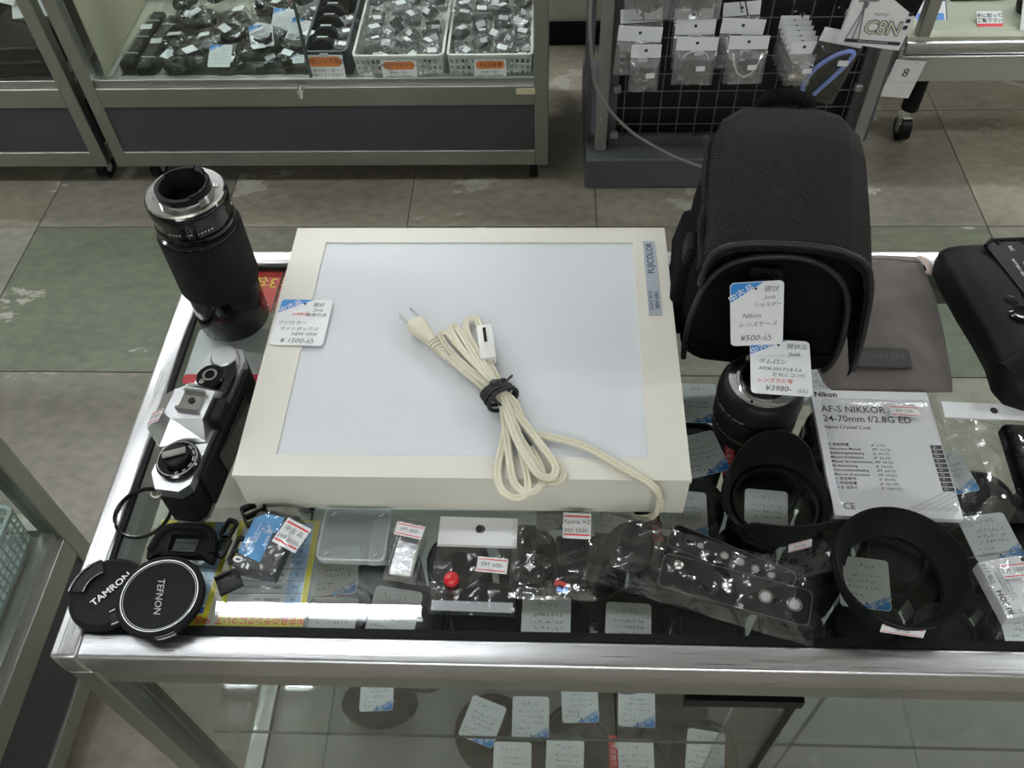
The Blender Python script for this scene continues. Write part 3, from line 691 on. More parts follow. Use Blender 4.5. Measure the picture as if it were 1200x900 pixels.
# ================================================================== BAGGED CAMERA BATTERY
DKG = M('battery_charcoal', (.045, .045, .05), .45)
bt = thing('camera_battery', 'charcoal camera battery with blue label in a clear bag', 'battery', (.0300, -.0455, .0002), R(-12))
bo = G().box((0, 0, .0105), (.038, .056, .020), bev=.002, seg=2).to('battery_case', DKG, bt, 30)
l1 = G().prism([(-.0185, -.015), (.004, -.020), (.004, .010), (.008, .011), (.008, .0265), (-.010, .0265), (-.0185, .020)], .0205, .0208).to('blue_label', M('label_blue', (.04, .3, .65), .4), bt, 0, label='blue battery label')
text('Canon', .0040, WINK, bt, (-.0145, -.006, .0211), PI/2, bold=.03); text('Li-ion 20', .0034, WINK, bt, (.0015, .004, .0211), PI/2, bold=.01)
text('BATTERY PACK NB-2LH', .0018, WINK, bt, (-.0105, .003, .0211), PI/2); text('充電式電池', .0018, WINK, bt, (-.0075, .003, .0211), PI/2); text('♻', .006, WINK, bt, (-.003, .012, .0211), PI/2)
text('0', .009, WINK, bt, (-.0150, -.0215, .0211), PI/2, bold=.04)
for x in (-.009, -.0045): G().box((x, -.0262, .0205), (.002, .004, .002)).to('contact', WHT, bt, 0)
sticker(bt, (.0225, .010, .0235), R(-12), '中古 品', .024, .026, two='39ﾁ 5000-', rot=(R(0), R(10), R(-12)))
film(bt, .074, .086, .021, 3.3, 34, .0035, 45, drape=lambda x, y: .0215 if abs(x) < .021 and abs(y) < .030 else .004, loc=(.004, -.002, 0))

# clear memory card case
cc = thing('card_case', 'empty clear plastic memory card case with rounded corners', 'plastic case', (.1060, -.0300, .0002), R(-1))
CL = PLASTIC
G().prism(rr(.062, .053, .006, 4), 0, .0012).to('base', CL, cc, 30)
G().ringplate(rr(.062, .053, .006, 4), rr(.0590, .050, .005, 4), .0012, .0085).to('rim', clear('clear_plastic_edge', (.9, .93, .93), .14, .15, .22), cc, 30)
G().prism(rr(.0595, .0505, .005, 4), .0070, .0080).to('lid', CL, cc, 30)
for x, y in ((-.022, .02), (.022, .02), (-.022, -.02), (.022, -.02)): G().box((x, y, .0085), (.005, .0012, .0008), (0, 0, .7)).to('snap_mark', LGREY, cc, 0)

# small silver packet
sp = thing('small_packet', 'slim clear packet with silver contents and price sticker, right of the case', 'packet', (.1545, -.0425, .0002), R(-8))
SILV = M('silver_foil', (.55, .56, .58), .22, 1, bump=.5, bscale=150)
G().box((0, 0, .004), (.022, .052, .007), bev=.002).to('contents', SILV, sp, 0)
film(sp, .030, .062, .009, 8.1, 16, .0022, 90, FILM2)
sticker(sp, (0, .014, .0135), R(-4), '39ﾁ 600-', .026, .013)

# header card bag with red button
hb = thing('header_bag', 'clear bag with white header card holding a small red button', 'packet', (.2165, -.0535, .0002), R(-1))
hc = G().ringplate([(x, y) for x, y in circ(.0045, 16, (0, .034))], circ(.0042, 16, (0, .034)), .0012, .0021)
hc.to('hole_rim', LGREY, hb, 0)
g = G(); hw, hh = .0715, .030
G().box((0, .031, .001), (hw, hh, .0012)).to('header_card', WHT, hb, 0, label='white folded header card')
G().prism(circ(.0043, 20, (.002, .034)), .0017, .0019).to('punch_hole', INK, hb, 0)
G().box((0, .017, .0018), (hw*.98, .0006, .0004)).to('staple_line', LGREY, hb, 0)
film(hb, .074, .066, .0035, 5.5, 30, .0028, 60, loc=(0, -.0165, 0))
G().box((0, -.041, .0012), (.070, .009, .0008)).to('seal_strip', clear('frosted_strip', (.7, .78, .86), .1, .3, .35), hb, 0, label='bluish frosted seal strip')
rb = G().lathe([(0, .0), (.0035, 0), (.0035, .004), (.0062, .0065), (.0070, .0095), (.0058, .0130), (.003, .0145), (0, .0148)], 28, (-.0190, -.0200, 0)).to('red_button', M('red_gloss', (.6, .015, .02), .25, coat=.5), hb, 60, label='round red shutter button')
sticker(hb, (.0155, -.004, .0062), R(-4), '39ﾁ 600-', .027, .0145)

# bag with black parts
bb = thing('clear_bag', 'square clear bag with black screen protector parts and large price sticker', 'packet', (.2860, -.0465, .0002), R(-1))
G().box((-.020, -.014, .0025), (.022, .030, .004), (0, 0, R(-5))).to('black_part', BLK, bb, 0)
text('✦', .010, LGREY, bb, (-.021, -.012, .0047), 0)
G().box((.016, -.004, .003), (.026, .050, .005), (0, 0, R(4)), bev=.002).to('folded_sleeve', BLKG, bb, 0)
G().box((.006, -.028, .0062), (.010, .006, .0006), (0, 0, R(-20))).to('red_label', REDC, bb, 0); G().box((.008, -.033, .0062), (.010, .006, .0006), (0, 0, R(-20))).to('blue_label', BLUE, bb, 0)
film(bb, .076, .084, .006, 12.2, 36, .0065, 38)
sticker(bb, (.020, .026, .0125), R(-1), 'Xperia XZ', .025, .026, two='39ﾁ 1500-')

# long bag with bracket plate
lg = thing('clear_bag', 'long crumpled clear bag holding a perforated black camera plate', 'packet', (.4150, -.0640, .0002), R(-17))
def plate(name, L_, W2, holes, z, c, rz, mat, par):
    o = G(); 
    outer = rr(L_, W2, .006, 4); o.prism(outer, 0, .004)
    e = o.to(name, mat, par, 30, (c[0], c[1], z), (0, 0, rz))
    G().ringplate(outer, [(x*.985, y*.95) for x, y in outer], .004, .0046).to('raised_edge', M('worn_edge', (.10, .10, .10), .35, .5), e, 30)
    for hx, r_ in holes:
        G().lathe([(r_, .0041), (r_, .0050), (r_*.72, .0050), (r_*.72, .0041)], 20, (hx, 0, 0)).to('hole_ring', CHROME, e)
        G().prism(circ(r_*.7, 16, (hx, 0)), .0041, .0044).to('hole', LGREY, e, 0)
    return e
plate('lower_plate', .128, .034, [(.050, .0065), (.026, .0062), (-.008, .0035)], .006, (.028, -.006), R(1), BLK, lg)
plate('upper_plate', .112, .024, [(-.006, .004), (.008, .004), (.022, .004), (.036, .004), (-.028, .003)], .004, (.020, .022), R(-8), BLK, lg)
G().sphere((-.022, -.002, .016), .0048, (1, 1, .7)).to('chrome_screw', CHROME, lg, 60, label='chrome screw head')
g = G().sphere((-.066, .006, .009), .021, (1.0, 1.2, .45), 24, 14)
for vt in g.b.verts: vt.co += Vector((.004, .005, .001))*noise.noise(vt.co*90)
g.to('black_pouch', BLKM, lg, 60)
film(lg, .196, .070, .012, 21.7, 70, .0085, 34, drape=lambda x, y: .013+.006*math.exp(-((x+.06)/.03)**2))
g = G().sheet(.088, .030, 20, 8, lambda x, y: .018+.002*crumple(60, 1, 4.4)(x, y)+x*.10)
g.to('bag_flap', FILM, lg, 0, (.062, .022, 0), (0, 0, R(32)), 'loose clear flap of the bag')

# ================================================================== SECOND LENS (mount up)
l2 = thing('standard_zoom_lens', 'short black zoom lens with gold ring standing mount up', 'camera lens', (.4800, .1010, .0001))
G().lathe([(0, 0), (.0335, 0), (.0350, .002), (.0350, .0135), (.0340, .015)], 60, rip=None).to('front_ring', BLKM, l2, 40)
G().lathe([(.0343, .0150), (.0356, .0156), (.0356, .0168), (.0343, .0174)], 60).to('gold_ring', M('gold', (.55, .43, .2), .3, 1), l2, 40, label='thin gold ring')
G().lathe([(.034, .0172), (.0362, .0185), (.0362, .040), (.0345, .0415)], 144, rip=lambda t, i: 1+(.012 if math.sin(36*t) > 0 else 0)).to('zoom_grip', RUB, l2, 30, label='ribbed rubber zoom grip')
G().lathe([(.034, .0412), (.0368, .043), (.0372, .052), (.0362, .0535), (.0362, .060), (.0338, .0645), (.0325, .0665), (.0300, .0680)], 60).to('rear_barrel', BLK, l2, 40)
G().lathe([(.0300, .0678), (.0300, .0700), (.0248, .0702), (.0238, .0702), (.0236, .0728), (.0212, .0728), (.0205, .066)], 60).to('lens_mount', CHROME, l2, 30, label='bright metal bayonet mount')
for a in (60, 150, 240, 330): G().lathe([(0, 0), (.0013, 0), (.0013, .0004), (0, .0004)], 10, (.0272*math.cos(R(a)), .0272*math.sin(R(a)), .0700)).to('screw', BLK, l2)
G().lathe([(.0206, .0705), (.018, .060), (.012, .056), (0, .055)], 40).to('rear_element', BLKG, l2, 60)
G().lathe([(.0213, .0728), (.0213, .0760), (.0198, .0760), (.0196, .072)], 40).to('rear_baffle', BLK, l2, 40)
l2.scale = (1.07, 1.07, 1.02); l2.location.x = .4785
for k, ch in enumerate('MADE IN JAPAN'):
    a = R(198+k*3.4)
    if ch != ' ': text(ch, .0018, WINK, l2, (.0374*math.cos(a), .0374*math.sin(a), .0480), rot=(PI/2, 0, a+PI/2))
price_tag('white price tag with blue corner leaning on the short zoom lens mount', (.4925, .1085, .0810), (R(4), R(-2), R(-6)),
    [('現状品', .28, .38, .0048), ('Junk', .24, .24, .0045), ('タムロン', -.14, .08, .0046), ('AF28-200 F3.8-5.6', -.02, -.05, .0038), ('D II(ニコンF)', .12, -.15, .0038), ('¥3980-', -.06, -.40, .0060), ('(込)', .33, -.42, .0042)], None, w=.054, h=.062)
text('レンズカビ有', .0040, RED, bpy.data.objects[[o.name for o in bpy.data.objects if o.name.startswith('price_tag')][-1]], (-.006, -.0165, .0009), R(1), shear=.2, name='handwriting')

# ================================================================== HOODS
ph = thing('lens_hood', 'black petal shaped lens hood standing open side up', 'lens hood', (.4880, .0090, .0001), R(12))
n = 72
g = G()
g.lathe([(.0385, 0), (.0415, .0), (.0450, .010), (.0485, .020), (.0500, .026), (.0488, .026), (.0470, .020), (.0435, .010), (.0385, .004)], n, close=True,
        hf=lambda t, i: (0, 0, .002, .35, 1, 1, .35, .002, 0)[i]*(.0 if i in (0, 1, 8) else (1 if i in (4, 5) else 1))*(0.005+.021*math.copysign(abs(math.cos(2*(t-R(80))))**.6, math.cos(2*(t-R(80))))) if i in (3, 4, 5, 6) else 0)
g.to('hood_shell', BLKM, ph, 50)
G().lathe([(.0388, .004), (.0388, .009), (.0365, .009), (.0365, .004)], 60, close=True).to('bayonet_ring', BLK, ph, 30)
st, _, _, _ = sticker(ph, (.0035, -.0478, .0120), 0, '39ﾁ 700-', .022, .009, rot=(R(68), 0, R(4)))
h2 = thing('lens_hood', 'large round flared black lens hood near the front rail', 'lens hood', (.5770, -.0640, .0001), R(0))
G().lathe([(.0415, 0), (.0470, 0), (.0488, .004), (.0500, .012), (.0545, .024), (.0560, .030), (.0552, .0310), (.0535, .030), (.0455, .010), (.0415, .006)], 96, close=True).to('hood_shell', BLKM, h2, 30)
G().lathe([(.0558, .0300), (.0558, .0316), (.0540, .0316), (.0540, .0300)], 96, close=True).to('rim_edge', BLKG, h2, 30)
for a in (60, 150, 240, 330):
    arc = [(.0425*math.cos(R(a+t)), .0425*math.sin(R(a+t))) for t in range(-12, 13, 4)]+[(.0398*math.cos(R(a+t)), .0398*math.sin(R(a+t))) for t in range(12, -13, -4)]
    G().prism(arc, .003, .0062).to('bayonet_tab', BLK, h2, 0)
sticker(h2, (-.0070, -.0515, .0160), 0, '39ﾁ 500-', .034, .009, rot=(R(70), 0, R(-8)))

# ================================================================== MANUAL
mn = thing('instruction_manual', 'white lens instruction manual in a clear sleeve', 'manual', (.5970, .0670, .0002), R(-1.2))
G().box((0, 0, .0035), (.113, .143, .006)).to('pages', M('paper', (.76, .76, .77), .5), mn, 0)
cv = G().box((0, 0, .0068), (.1135, .1435, .0006)).to('cover', M('cover_paper', (.74, .745, .77), .35), mn, 0)
text('Nikon', .0066, INK, mn, (-.0540, .0660, .0073), al='LEFT', bold=.04)
text('AF-S NIKKOR', .0080, INK, mn, (-.0500, .0480, .0073), al='LEFT', bold=.01, sx=.96)
text('24-70mm f/2.8G ED', .0080, INK, mn, (-.0500, .0365, .0073), al='LEFT', bold=.01, sx=.96)
text('Nano Crystal Coat', .0042, INK, mn, (-.0500, .0265, .0073), al='LEFT', bold=.01)
for k, (a, b) in enumerate([('使用説明書', '(P. 2-13)'), ('Instruction Manual', '(PP. 14-23)'), ('Bedienungsanleitung', '(S. 24-33)'), ("Manuel d'utilisation", '(P. 34-43)'), ('Manual de instrucciones', '(PP. 44-53)'), ('Bruksanvisning', '(S. 54-63)'), ('Instructiehandleiding', '(PP. 64-73)'), ('Manuale di istruzioni', '(PP. 74-83)'), ('使用说明书', '(P. 84-93)'), ('使用說明書', '(P. 94-103)'), ('사용 설명서', '(P. 104-113)')]):
    y = .0060-k*.0048
    text(a, .0029, INK, mn, (-.0500, y, .0073), al='LEFT', bold=.01); text(b, .0029, INK, mn, (-.0100, y, .0073), al='LEFT')
text('CE', .0072, INK, mn, (-.0420, -.0620, .0073), sx=.9)
for k in range(10):
    G().box((.0505, .0060-k*.0052, .0073), (.0105, .0040, .0003)).to('language_tab', INK, mn, 0)
    text(['Jp', 'En', 'De', 'Fr', 'Es', 'Se', 'Nl', 'It', 'Ch', 'Kr'][k], .0026, WINK, mn, (.0490, .0060-k*.0052, .0076))
for k in range(6):
    G().prism([(-.008+k*.009, -.0715), (.0-0+k*.0095, -.0715), (.0565, -.040+k*-.004), (.0565, -.038+k*-.004)], .00715, .0073).to('grey_ray', M('cover_ray', (.58, .585, .6), .4), mn, 0)
st = sticker(mn, (.0290, .0455, .0100), R(-2), '39ﾁ 250-', .028, .0125)
film(mn, .127, .150, .0092, 2.2, 26, .0006, 22, loc=(.004, -.001, 0), name='clear_sleeve')

# ================================================================== POUCH
pu = thing('drawstring_pouch', 'taupe fabric drawstring pouch with black leather label', 'pouch', (.6280, .2400, .0002))
outl = [(-.079, -.045), (-.068, -.090), (-.058, -.1015), (.0, -.1010), (.056, -.097), (.0600, -.080), (.068, -.020), (.073, .040), (.0705, .097), (.030, .0995), (-.012, .0990), (-.040, .090), (-.070, .030)]
def pouchmesh():
    g = G(); nseg = 14; c = Vector((0, 0)); ring_last = None; rings = []
    P = [Vector(p) for p in outl]; D = []
    for i in range(len(P)):
        a, b = P[i], P[(i+1) % len(P)]
        for k in range(5): D.append(a.lerp(b, k/5))
    for j in range(nseg+1):
        s_ = 1-j/nseg*.98; h_ = .0015+.0085*(1-(s_)**5)
        rings.append([(p.x*s_, p.y*s_, h_+.0035*noise.noise((p.x*s_*22, p.y*s_*30, 3.3))*min(1, (1-s_)*7)+.0015*noise.noise((p.x*s_*60, p.y*s_*60, 1))*min(1, (1-s_)*5)) for p in D])
    rings = [[(p.x*.985, p.y*.985, .0) for p in D]]+rings
    g.loft(rings); return g
TAUPE = M('taupe_cloth', (.155, .13, .112), .85, bump=.7, bscale=1800, var=.12, vscale=30, sheen=.3)
pouchmesh().to('fabric', TAUPE, pu, 60)
lbp = G().prism(rr(.056, .0255, .002, 3), .0, .0016).to('leather_label', M('black_leather', (.018, .018, .018), .45, bump=.5, bscale=700), pu, 30, (-.0080, -.0620, .0105), (0, 0, R(-1)))
G().ringplate(rr(.0525, .0220, .002, 3), rr(.0515, .0210, .002, 3), .0016, .0019).to('stitching', M('grey_thread', (.05, .05, .05), .7), lbp, 0)
text('SHOTEN', .0066, M('embossing', (.075, .075, .075), .3), lbp, (0, .001, .0018), bold=.02, sx=1.25)
G().tube(smooth([(.066, .090, .008), (.071, .082, .010), (.0735, .070, .009), (.071, .064, .007)], 5), .0040, 7, flat=.5).to('drawstring_hem', M('pale_lining', (.6, .5, .45), .8), pu, 60)
G().sphere((.080, .079, .004), .0042, (1.3, 1, .8)).sphere((.085, .082, .003), .003).to('drawstring_knot', M('ivory_string', (.7, .65, .5), .8), pu, 60, label='ivory knotted string end')
G().tube([(-.03, .083, .0075), (.0, .0845, .0112), (.03, .0835, .0105), (.066, .082, .0072)], .0006, 5).to('hem_seam', M('dark_seam', (.09, .075, .065), .9), pu)

# ================================================================== BATTERY GRIP
GT = M('grip_black', (.006, .006, .0065), .5, spec=.2, bump=.35, bscale=1100)
bg = thing('battery_grip', 'black camera battery grip lying at the right end of the counter', 'battery grip', (.7530, .2140, .0002), R(3))
secs = []
for y, xl, xr, h_ in [(.108, -.030, .030, .020), (.104, -.042, .040, .038), (.090, -.049, .048, .048), (.060, -.050, .054, .052), (.02, -.047, .057, .052), (-.02, -.042, .060, .050), (-.05, -.040, .062, .050), (-.075, -.043, .064, .050), (-.092, -.036, .066, .044), (-.100, -.020, .066, .030)]:
    ring = []
    for k in range(20):
        t = 2*PI*k/20; c_, s_ = math.cos(t), math.sin(t); e = .55
        ring.append(((xl+xr)/2+(xr-xl)/2*abs(c_)**e*(1 if c_ > 0 else -1), y, max(0.0, h_/2+h_/2*abs(s_)**e*(1 if s_ > 0 else -1))))
    secs.append(ring)
G().loft(secs).to('grip_body', GT, bg, 60)
pp_ = [(-.006, .086), (.002, .094), (.042, .094), (.048, .086), (.060, -.040), (.058, -.060), (.036, -.064), (.020, -.050)]
G().prism(pp_, .0500, .0535).to('base_plate', BLK, bg, 30)
G().tube([(x, y, .0530) for x, y in [pp_[0]]+pp_[1:4]+[(.05, .07)]], .0025, 8).to('plate_ridge', BLKM, bg)
for x in (.008, .034): G().lathe([(0, 0), (.0022, 0), (.0018, .0008), (0, .0008)], 12, (x, .089, .0538)).to('screw', BLKG, bg)
for s_, x, y, z_, sz in [('BATTERY GRIP BG-E14', .016, .044, 0, .0030), ('Canon Inc.', .024, .052, 0, .0026), ('MADE IN CHINA', .029, .050, 0, .0022), ('CE', .040, .058, 0, .0050), ('⊕', .041, .068, 0, .0055), ('♻', .041, .045, 0, .0065), ('△ ⚡', .048, .028, 0, .0050), ('DC', .018, .080, 0, .0038)]:
    text(s_, sz, WINK, bg, (x, y, .0540), R(-84), bold=.01)
G().lathe([(0, 0), (.011, 0), (.011, .004), (.008, .006), (0, .005)], 26, (-.004, -.010, .0475)).to('joystick', BLKG, bg, 40)
G().lathe([(0, 0), (.008, 0), (.008, .003), (0, .004)], 22, (-.006, .010, .048)).to('button', BLKG, bg, 40)
G().cyl((-.036, -.072, .036), (-.010, -.060, .046), .011, 22).to('control_dial', BLKM, bg, 30)
G().lathe([(0, 0), (.009, 0), (.009, .004), (0, .005)], 24, (.036, -.078, .0470)).to('power_switch', BLKM, bg, 40)
text('AF-ON', .0026, WINK, bg, (.004, -.060, .0515), R(-60)); text('✻', .0040, WINK, bg, (.002, -.074, .0515), R(-60)); text('OFF', .0026, WINK, bg, (.026, -.074, .0515), R(10)); text('⊞', .0034, WINK, bg, (-.006, -.084, .0500), R(-20))

# right header bag with black goods
rh = thing('header_bag', 'clear bag with long white header card and black contents at right edge', 'packet', (.7310, .0520, .0002), R(-3))
G().box((0, .0590, .0100), (.140, .019, .0014)).to('header_card', WHT, rh, 0, label='long white header card')
G().prism(circ(.0036, 18, (-.022, .0600)), .0108, .0110).to('punch_hole', INK, rh, 0)
G().box((.022, -.004, .009), (.086, .092, .016), bev=.003).to('black_case', BLKG, rh, 30)
G().box((.022, -.050, .009), (.088, .004, .012)).to('case_edge', BLK, rh, 0)
for k in range(6): G().box((.022, .03-k*.013, .0175), (.080, .002, .001)).to('case_rib', BLK, rh, 0)
film(rh, .142, .112, .018, 31.1, 50, .0055, 30, drape=lambda x, y: .019 if x > -.015 else .012+.006*math.sin(x*90), loc=(0, -.004, 0))
# Ricoh battery bag
rc = thing('camera_battery', 'white boxed camera battery in a clear bag by the front rail', 'battery', (.6710, -.0740, .0002), R(11))
G().box((0, 0, .0085), (.037, .052, .015), bev=.001).to('battery_case', M('white_plastic', (.72, .73, .75), .4), rc, 0)
text('RICOH', .0052, INK, rc, (-.0140, -.0125, .0163), PI/2, bold=.03)
text('DB-110', .0042, INK, rc, (-.0150, .014, .0163), PI/2); text('Rechargeable Li-ion', .0020, INK, rc, (-.0095, .004, .0163), PI/2); text('3.6V 1350mAh', .0020, INK, rc, (-.0065, -.004, .0163), PI/2); text('UL  CE', .0042, INK, rc, (.011, -.012, .0163), 0); text('○ ○ ○', .0034, INK, rc, (-.006, -.0225, .0163), 0)
text('リチウムイオン充電池', .0022, INK, rc, (-.003, .004, .0163), PI/2)
sticker(rc, (.0060, .0120, .0185), R(-3), '39ﾁ 1000-', .024, .014)
film(rc, .060, .074, .0165, 41.1, 28, .0040, 45, loc=(0, 0, 0))

# ================================================================== CAMERA BAG
bgm = M('black_nylon', (.004, .004, .0045), .8, spec=.08, bump=.6, bscale=900)
def weave():
    mt, n, l, b = nt('ribbed_nylon'); MC['ribbed_nylon'] = mt
    b.inputs['Base Color'].default_value = (.005, .005, .0055, 1); b.inputs['Roughness'].default_value = .62; b.inputs['Specular IOR Level'].default_value = .22
    tc = n.new('ShaderNodeTexCoord'); wv = n.new('ShaderNodeTexWave'); wv.inputs['Scale'].default_value = 170; wv.inputs['Distortion'].default_value = 1.2
    wv.bands_direction = 'DIAGONAL'; l.new(tc.outputs['Object'], wv.inputs['Vector'])
    bp = n.new('ShaderNodeBump'); bp.inputs['Strength'].default_value = .7; bp.inputs['Distance'].default_value = .0012
    l.new(wv.outputs[1], bp.inputs['Height']); l.new(bp.outputs[0], b.inputs['Normal']); return mt
WV = weave()
cb = thing('camera_bag', 'black padded camera shoulder bag with wide top flap', 'camera bag', (.5000, .2500, 0), R(-7))
def rring(xa, xb, ya, yb, z, r=.03, n=6):
    return [(x, y, z) for x, y in rr(xb-xa, yb-ya, min(r, (xb-xa)/2.01, (yb-ya)/2.01), n, (xa+xb)/2, (ya+yb)/2)]
bs = [(-.068, .070, -.072, .080, 0.001, .02), (-.077, .081, -.082, .092, .012, .03), (-.080, .084, -.084, .095, .05, .035), (-.078, .082, -.083, .094, .10, .035), (-.074, .078, -.080, .090, .135, .035), (-.068, .074, -.074, .088, .155, .035), (-.058, .064, -.050, .084, .174, .03), (-.045, .050, -.005, .078, .190, .02)]
G().loft([rring(*b) for b in bs]).to('padded_body', bgm, cb, 70)
# front arch piping
arch = [(-.072, -.080, .01), (-.074, -.084, .05), (-.071, -.085, .09), (-.062, -.084, .128), (-.044, -.084, .152), (-.014, -.084, .163), (.018, -.084, .163), (.046, -.084, .148), (.064, -.084, .118), (.072, -.085, .07), (.072, -.084, .03), (.068, -.080, .01)]
G().tube(smooth(arch, 5), .0032, 8).to('piping', M('piping_black', (.012, .012, .013), .5), cb, 60)
G().tube(smooth([(-.074, -.0855, .040), (-.03, -.0875, .036), (.02, -.0875, .036), (.072, -.0855, .040)], 5), .0012, 6).to('front_seam', bgm, cb, 60)
# flap over the top, down the right side and back
fs = []
prof = [(-.070, .136), (-.069, .160), (-.063, .184), (-.046, .198), (-.010, .204), (.026, .204), (.052, .198), (.070, .182), (.080, .150), (.086, .110), (.089, .070), (.089, .035)]
def flapring(y, k, dz):
    top = []; bot = []
    for i, (x, z) in enumerate(prof):
        top.append((x*k*1.02, y, z*1.0+dz+.004)); bot.append((x*k*.985, y, z*1.0+dz-.002))
    return top+bot[::-1]
def zf(y): return .86+.14*min(1, (y+.09)/.11)
for y, k, dz in [(-.086, .975, -.008), (-.085, .99, -.001), (-.070, .99, .001), (-.02, 1.0, .002), (.03, .99, .002), (.070, .97, -.001), (.092, .93, -.010), (.100, .88, -.026), (.103, .84, -.06)]:
    fs.append([(x, y-(.012*max(0, (.10-z)/.07) if x > .05 and y < 0 else 0), (z-.03)*zf(y)+.03) for x, y, z in flapring(y, k, dz)])
g = G().loft(fs); g.to('top_flap', WV, cb, 60, label='ribbed nylon top flap hanging down the right side')
G().tube(smooth([(x*1.0, -.0865-(.012*max(0, (.10-z)/.07) if x > .05 else 0), (z-.03)*.86+.031) for x, z in prof], 3), .0028, 8).to('flap_binding', MC['piping_black'], cb, 60)
G().tube(smooth([(-.0715+.0015*math.sin(k*1.7), -.088+k*.018, .140*1+.016*min(1, k/5)+.002*math.cos(k*2.1)) for k in range(11)], 4), .0045, 8).to('side_binding', WV, cb, 60)
G().tube([(-.022, .094, .180), (-.023, .100, .192), (-.018, .102, .200), (.004, .102, .202), (.018, .102, .199), (.022, .098, .182)], .010, 8, flat=.45).to('handle_loop', WV, cb, 50)
G().loft([rring(-.092, -.070, -.050, .060, z, .01) for z in (.012, .02)] + [rring(-.094, -.070, -.052, .060, .05, .01), rring(-.088, -.068, -.045, .05, .095, .01), rring(-.076, -.066, -.03, .04, .105, .004)]).to('side_pocket', bgm, cb, 60)
G().box((-.080, -.030, .115), (.010, .030, .022), (0, R(12), 0), bev=.003).to('side_tab', WV, cb, 30)
dr = G().box((-.014, -.0885, .1455), (.028, .004, .014), bev=.001).to('ring_loop', WV, cb, 30)
G().tube([(-.014+.012*math.cos(t), -.0925, .133+.009*math.sin(t)) for t in [PI*2*k/20 for k in range(21)]], .0021, 7).to('d_ring', BLKG, cb, 60, label='black plastic d ring')
tg = price_tag('white price tag with blue corner hanging from the camera bag ring', (.4660, .1330, .126), (R(74), R(-9), R(-4)),
    [('現状', .26, .38, .0048), ('Junk', .24, .26, .0042), ('ショルダー', .2, .15, .0036), ('Nikon', -.1, -.02, .0048), ('レンズケース', .02, -.16, .0042), ('¥500-込', -.02, -.38, .0062)], None, w=.046, h=.066)

# ================================================================== THINGS INSIDE THE COUNTER
def up_lens(label, x, y, z, r, h, seed, cap=True, group=None):
    q = random.Random(seed)
    t = thing('used_lens', label, 'camera lens', (x, y, z), q.uniform(0, 6), group)
    a, b, c = h*q.uniform(.25, .35), h*q.uniform(.5, .6), h*q.uniform(.78, .88)
    G().lathe([(0, 0), (r*.82, 0), (r*.86, .003), (r*.86, a), (r*.96, a+.004)], 28).to('rear_barrel', BLKG, t)
    G().lathe([(r*.86, a+.002), (r, a+.006), (r, c), (r*.94, c+.002)], 72, rip=lambda th, i: 1+(.02 if math.sin(24*th) > 0 else 0)).to('grip_ring', RUB, t, 30)
    G().lathe([(r*.9, c), (r*.98, c+.003), (r*.98, h-.002), (r*.94, h), (r*.86, h), (r*.8, h-.004), (0, h-.0045)], 36).to('front_cap', q.choice((BLK, BLKM, BLKG)), t)
    return t
ZS = -.299
spots = [(.062, -.045), (.140, -.050), (.216, -.046), (.292, -.048), (.372, -.046), (.452, -.044), (.535, -.046), (.612, -.044), (.692, -.046), (.772, -.044), (.850, -.046),
         (.100, .034), (.180, .036), (.258, .036), (.334, .034), (.412, .038), (.492, .036), (.574, .038), (.652, .036), (.732, .036), (.812, .034),
         (.372, .118), (.452, .116), (.532, .120), (.612, .118), (.692, .120), (.772, .118), (.850, .116), (.46, .198), (.54, .200), (.62, .2)]
places = ['under the card case', 'under the silver packet', 'under the header bag', 'under the black parts bag', 'under the long bag left end', 'under the petal hood front', 'left of the large hood', 'under the large hood', 'right of the large hood', 'under the boxed battery', 'at the far right front',
          'behind the card case', 'at the light box front edge', 'below the box front middle', 'below the box cord', 'below the box right corner', 'under the petal hood', 'under the manual foot', 'under the manual right edge', 'under the right header bag', 'at the right behind the battery',
          'at the box right side', 'beside the short zoom lens', 'under the short zoom lens', 'under the manual', 'under the sleeve edge', 'under the header bag middle', 'at the far right middle', 'behind the short zoom lens', 'under the pouch corner', 'under the pouch foot']
q = random.Random(5)
for k, ((x, y), pl_) in enumerate(zip(spots, places)):
    up_lens('black used lens on the glass shelf, '+pl_, x, y+(.014 if y < 0 else .006), ZS, q.uniform(.033, .0375), q.uniform(.115, .150), 100+k)
ut = [(.458, .236, 176, 'beside the box right edge, rear one'), (.456, .162, 196, 'beside the box right edge, middle one'), (.430, .083, 178, 'at the box front right corner'), (.519, .086, 172, 'seen inside the petal hood'), (.608, .004, 172, 'seen inside the large round hood'),
      (.752, .060, 186, 'below the right header bag'), (.756, -.046, 176, 'partly under the boxed battery'), (.728, .140, 190, 'inside the clear bag right of the manual'), (.279, -.046, 178, 'below the square clear bag'), (.362, -.050, 176, 'below the left end of the long bag'),
      (.060, -.052, 178, 'at the front left under the card case'), (.122, -.040, 172, 'under the silver packet front'), (.056, .008, 184, 'under the card case left side'), (.112, .044, 180, 'under the card case top right'), (.292, .088, 182, 'just below the box front, middle'), (.352, .086, 180, 'just below the box front, right of the middle'), (.602, .262, 176, 'between the short lens and the pouch')]
for k, (x, y, a, pl_) in enumerate(ut):
    price_tag('used goods tag under the glass, '+pl_, (x, y, -.143), (R(q.uniform(-5, 5)), R(q.uniform(-5, 5)), R(a)), seed=200+k, w=.050 if k % 3 else .046, h=.056)
for x, y, rz, lab in [(.398, .072, R(4), 'beside the tag at the box front corner'), (.488, .158, R(-8), 'left of the petal hood')]:
    t = thing('warning_label', 'narrow red vertical label with white letters, '+lab, 'label', (x, y, -.146), rz)
    G().box((0, 0, .0004), (.011, .044, .0008)).to('card', REDC, t, 0); text('キズ有り', .0055, WINK, t, (0, 0, .001), PI/2)
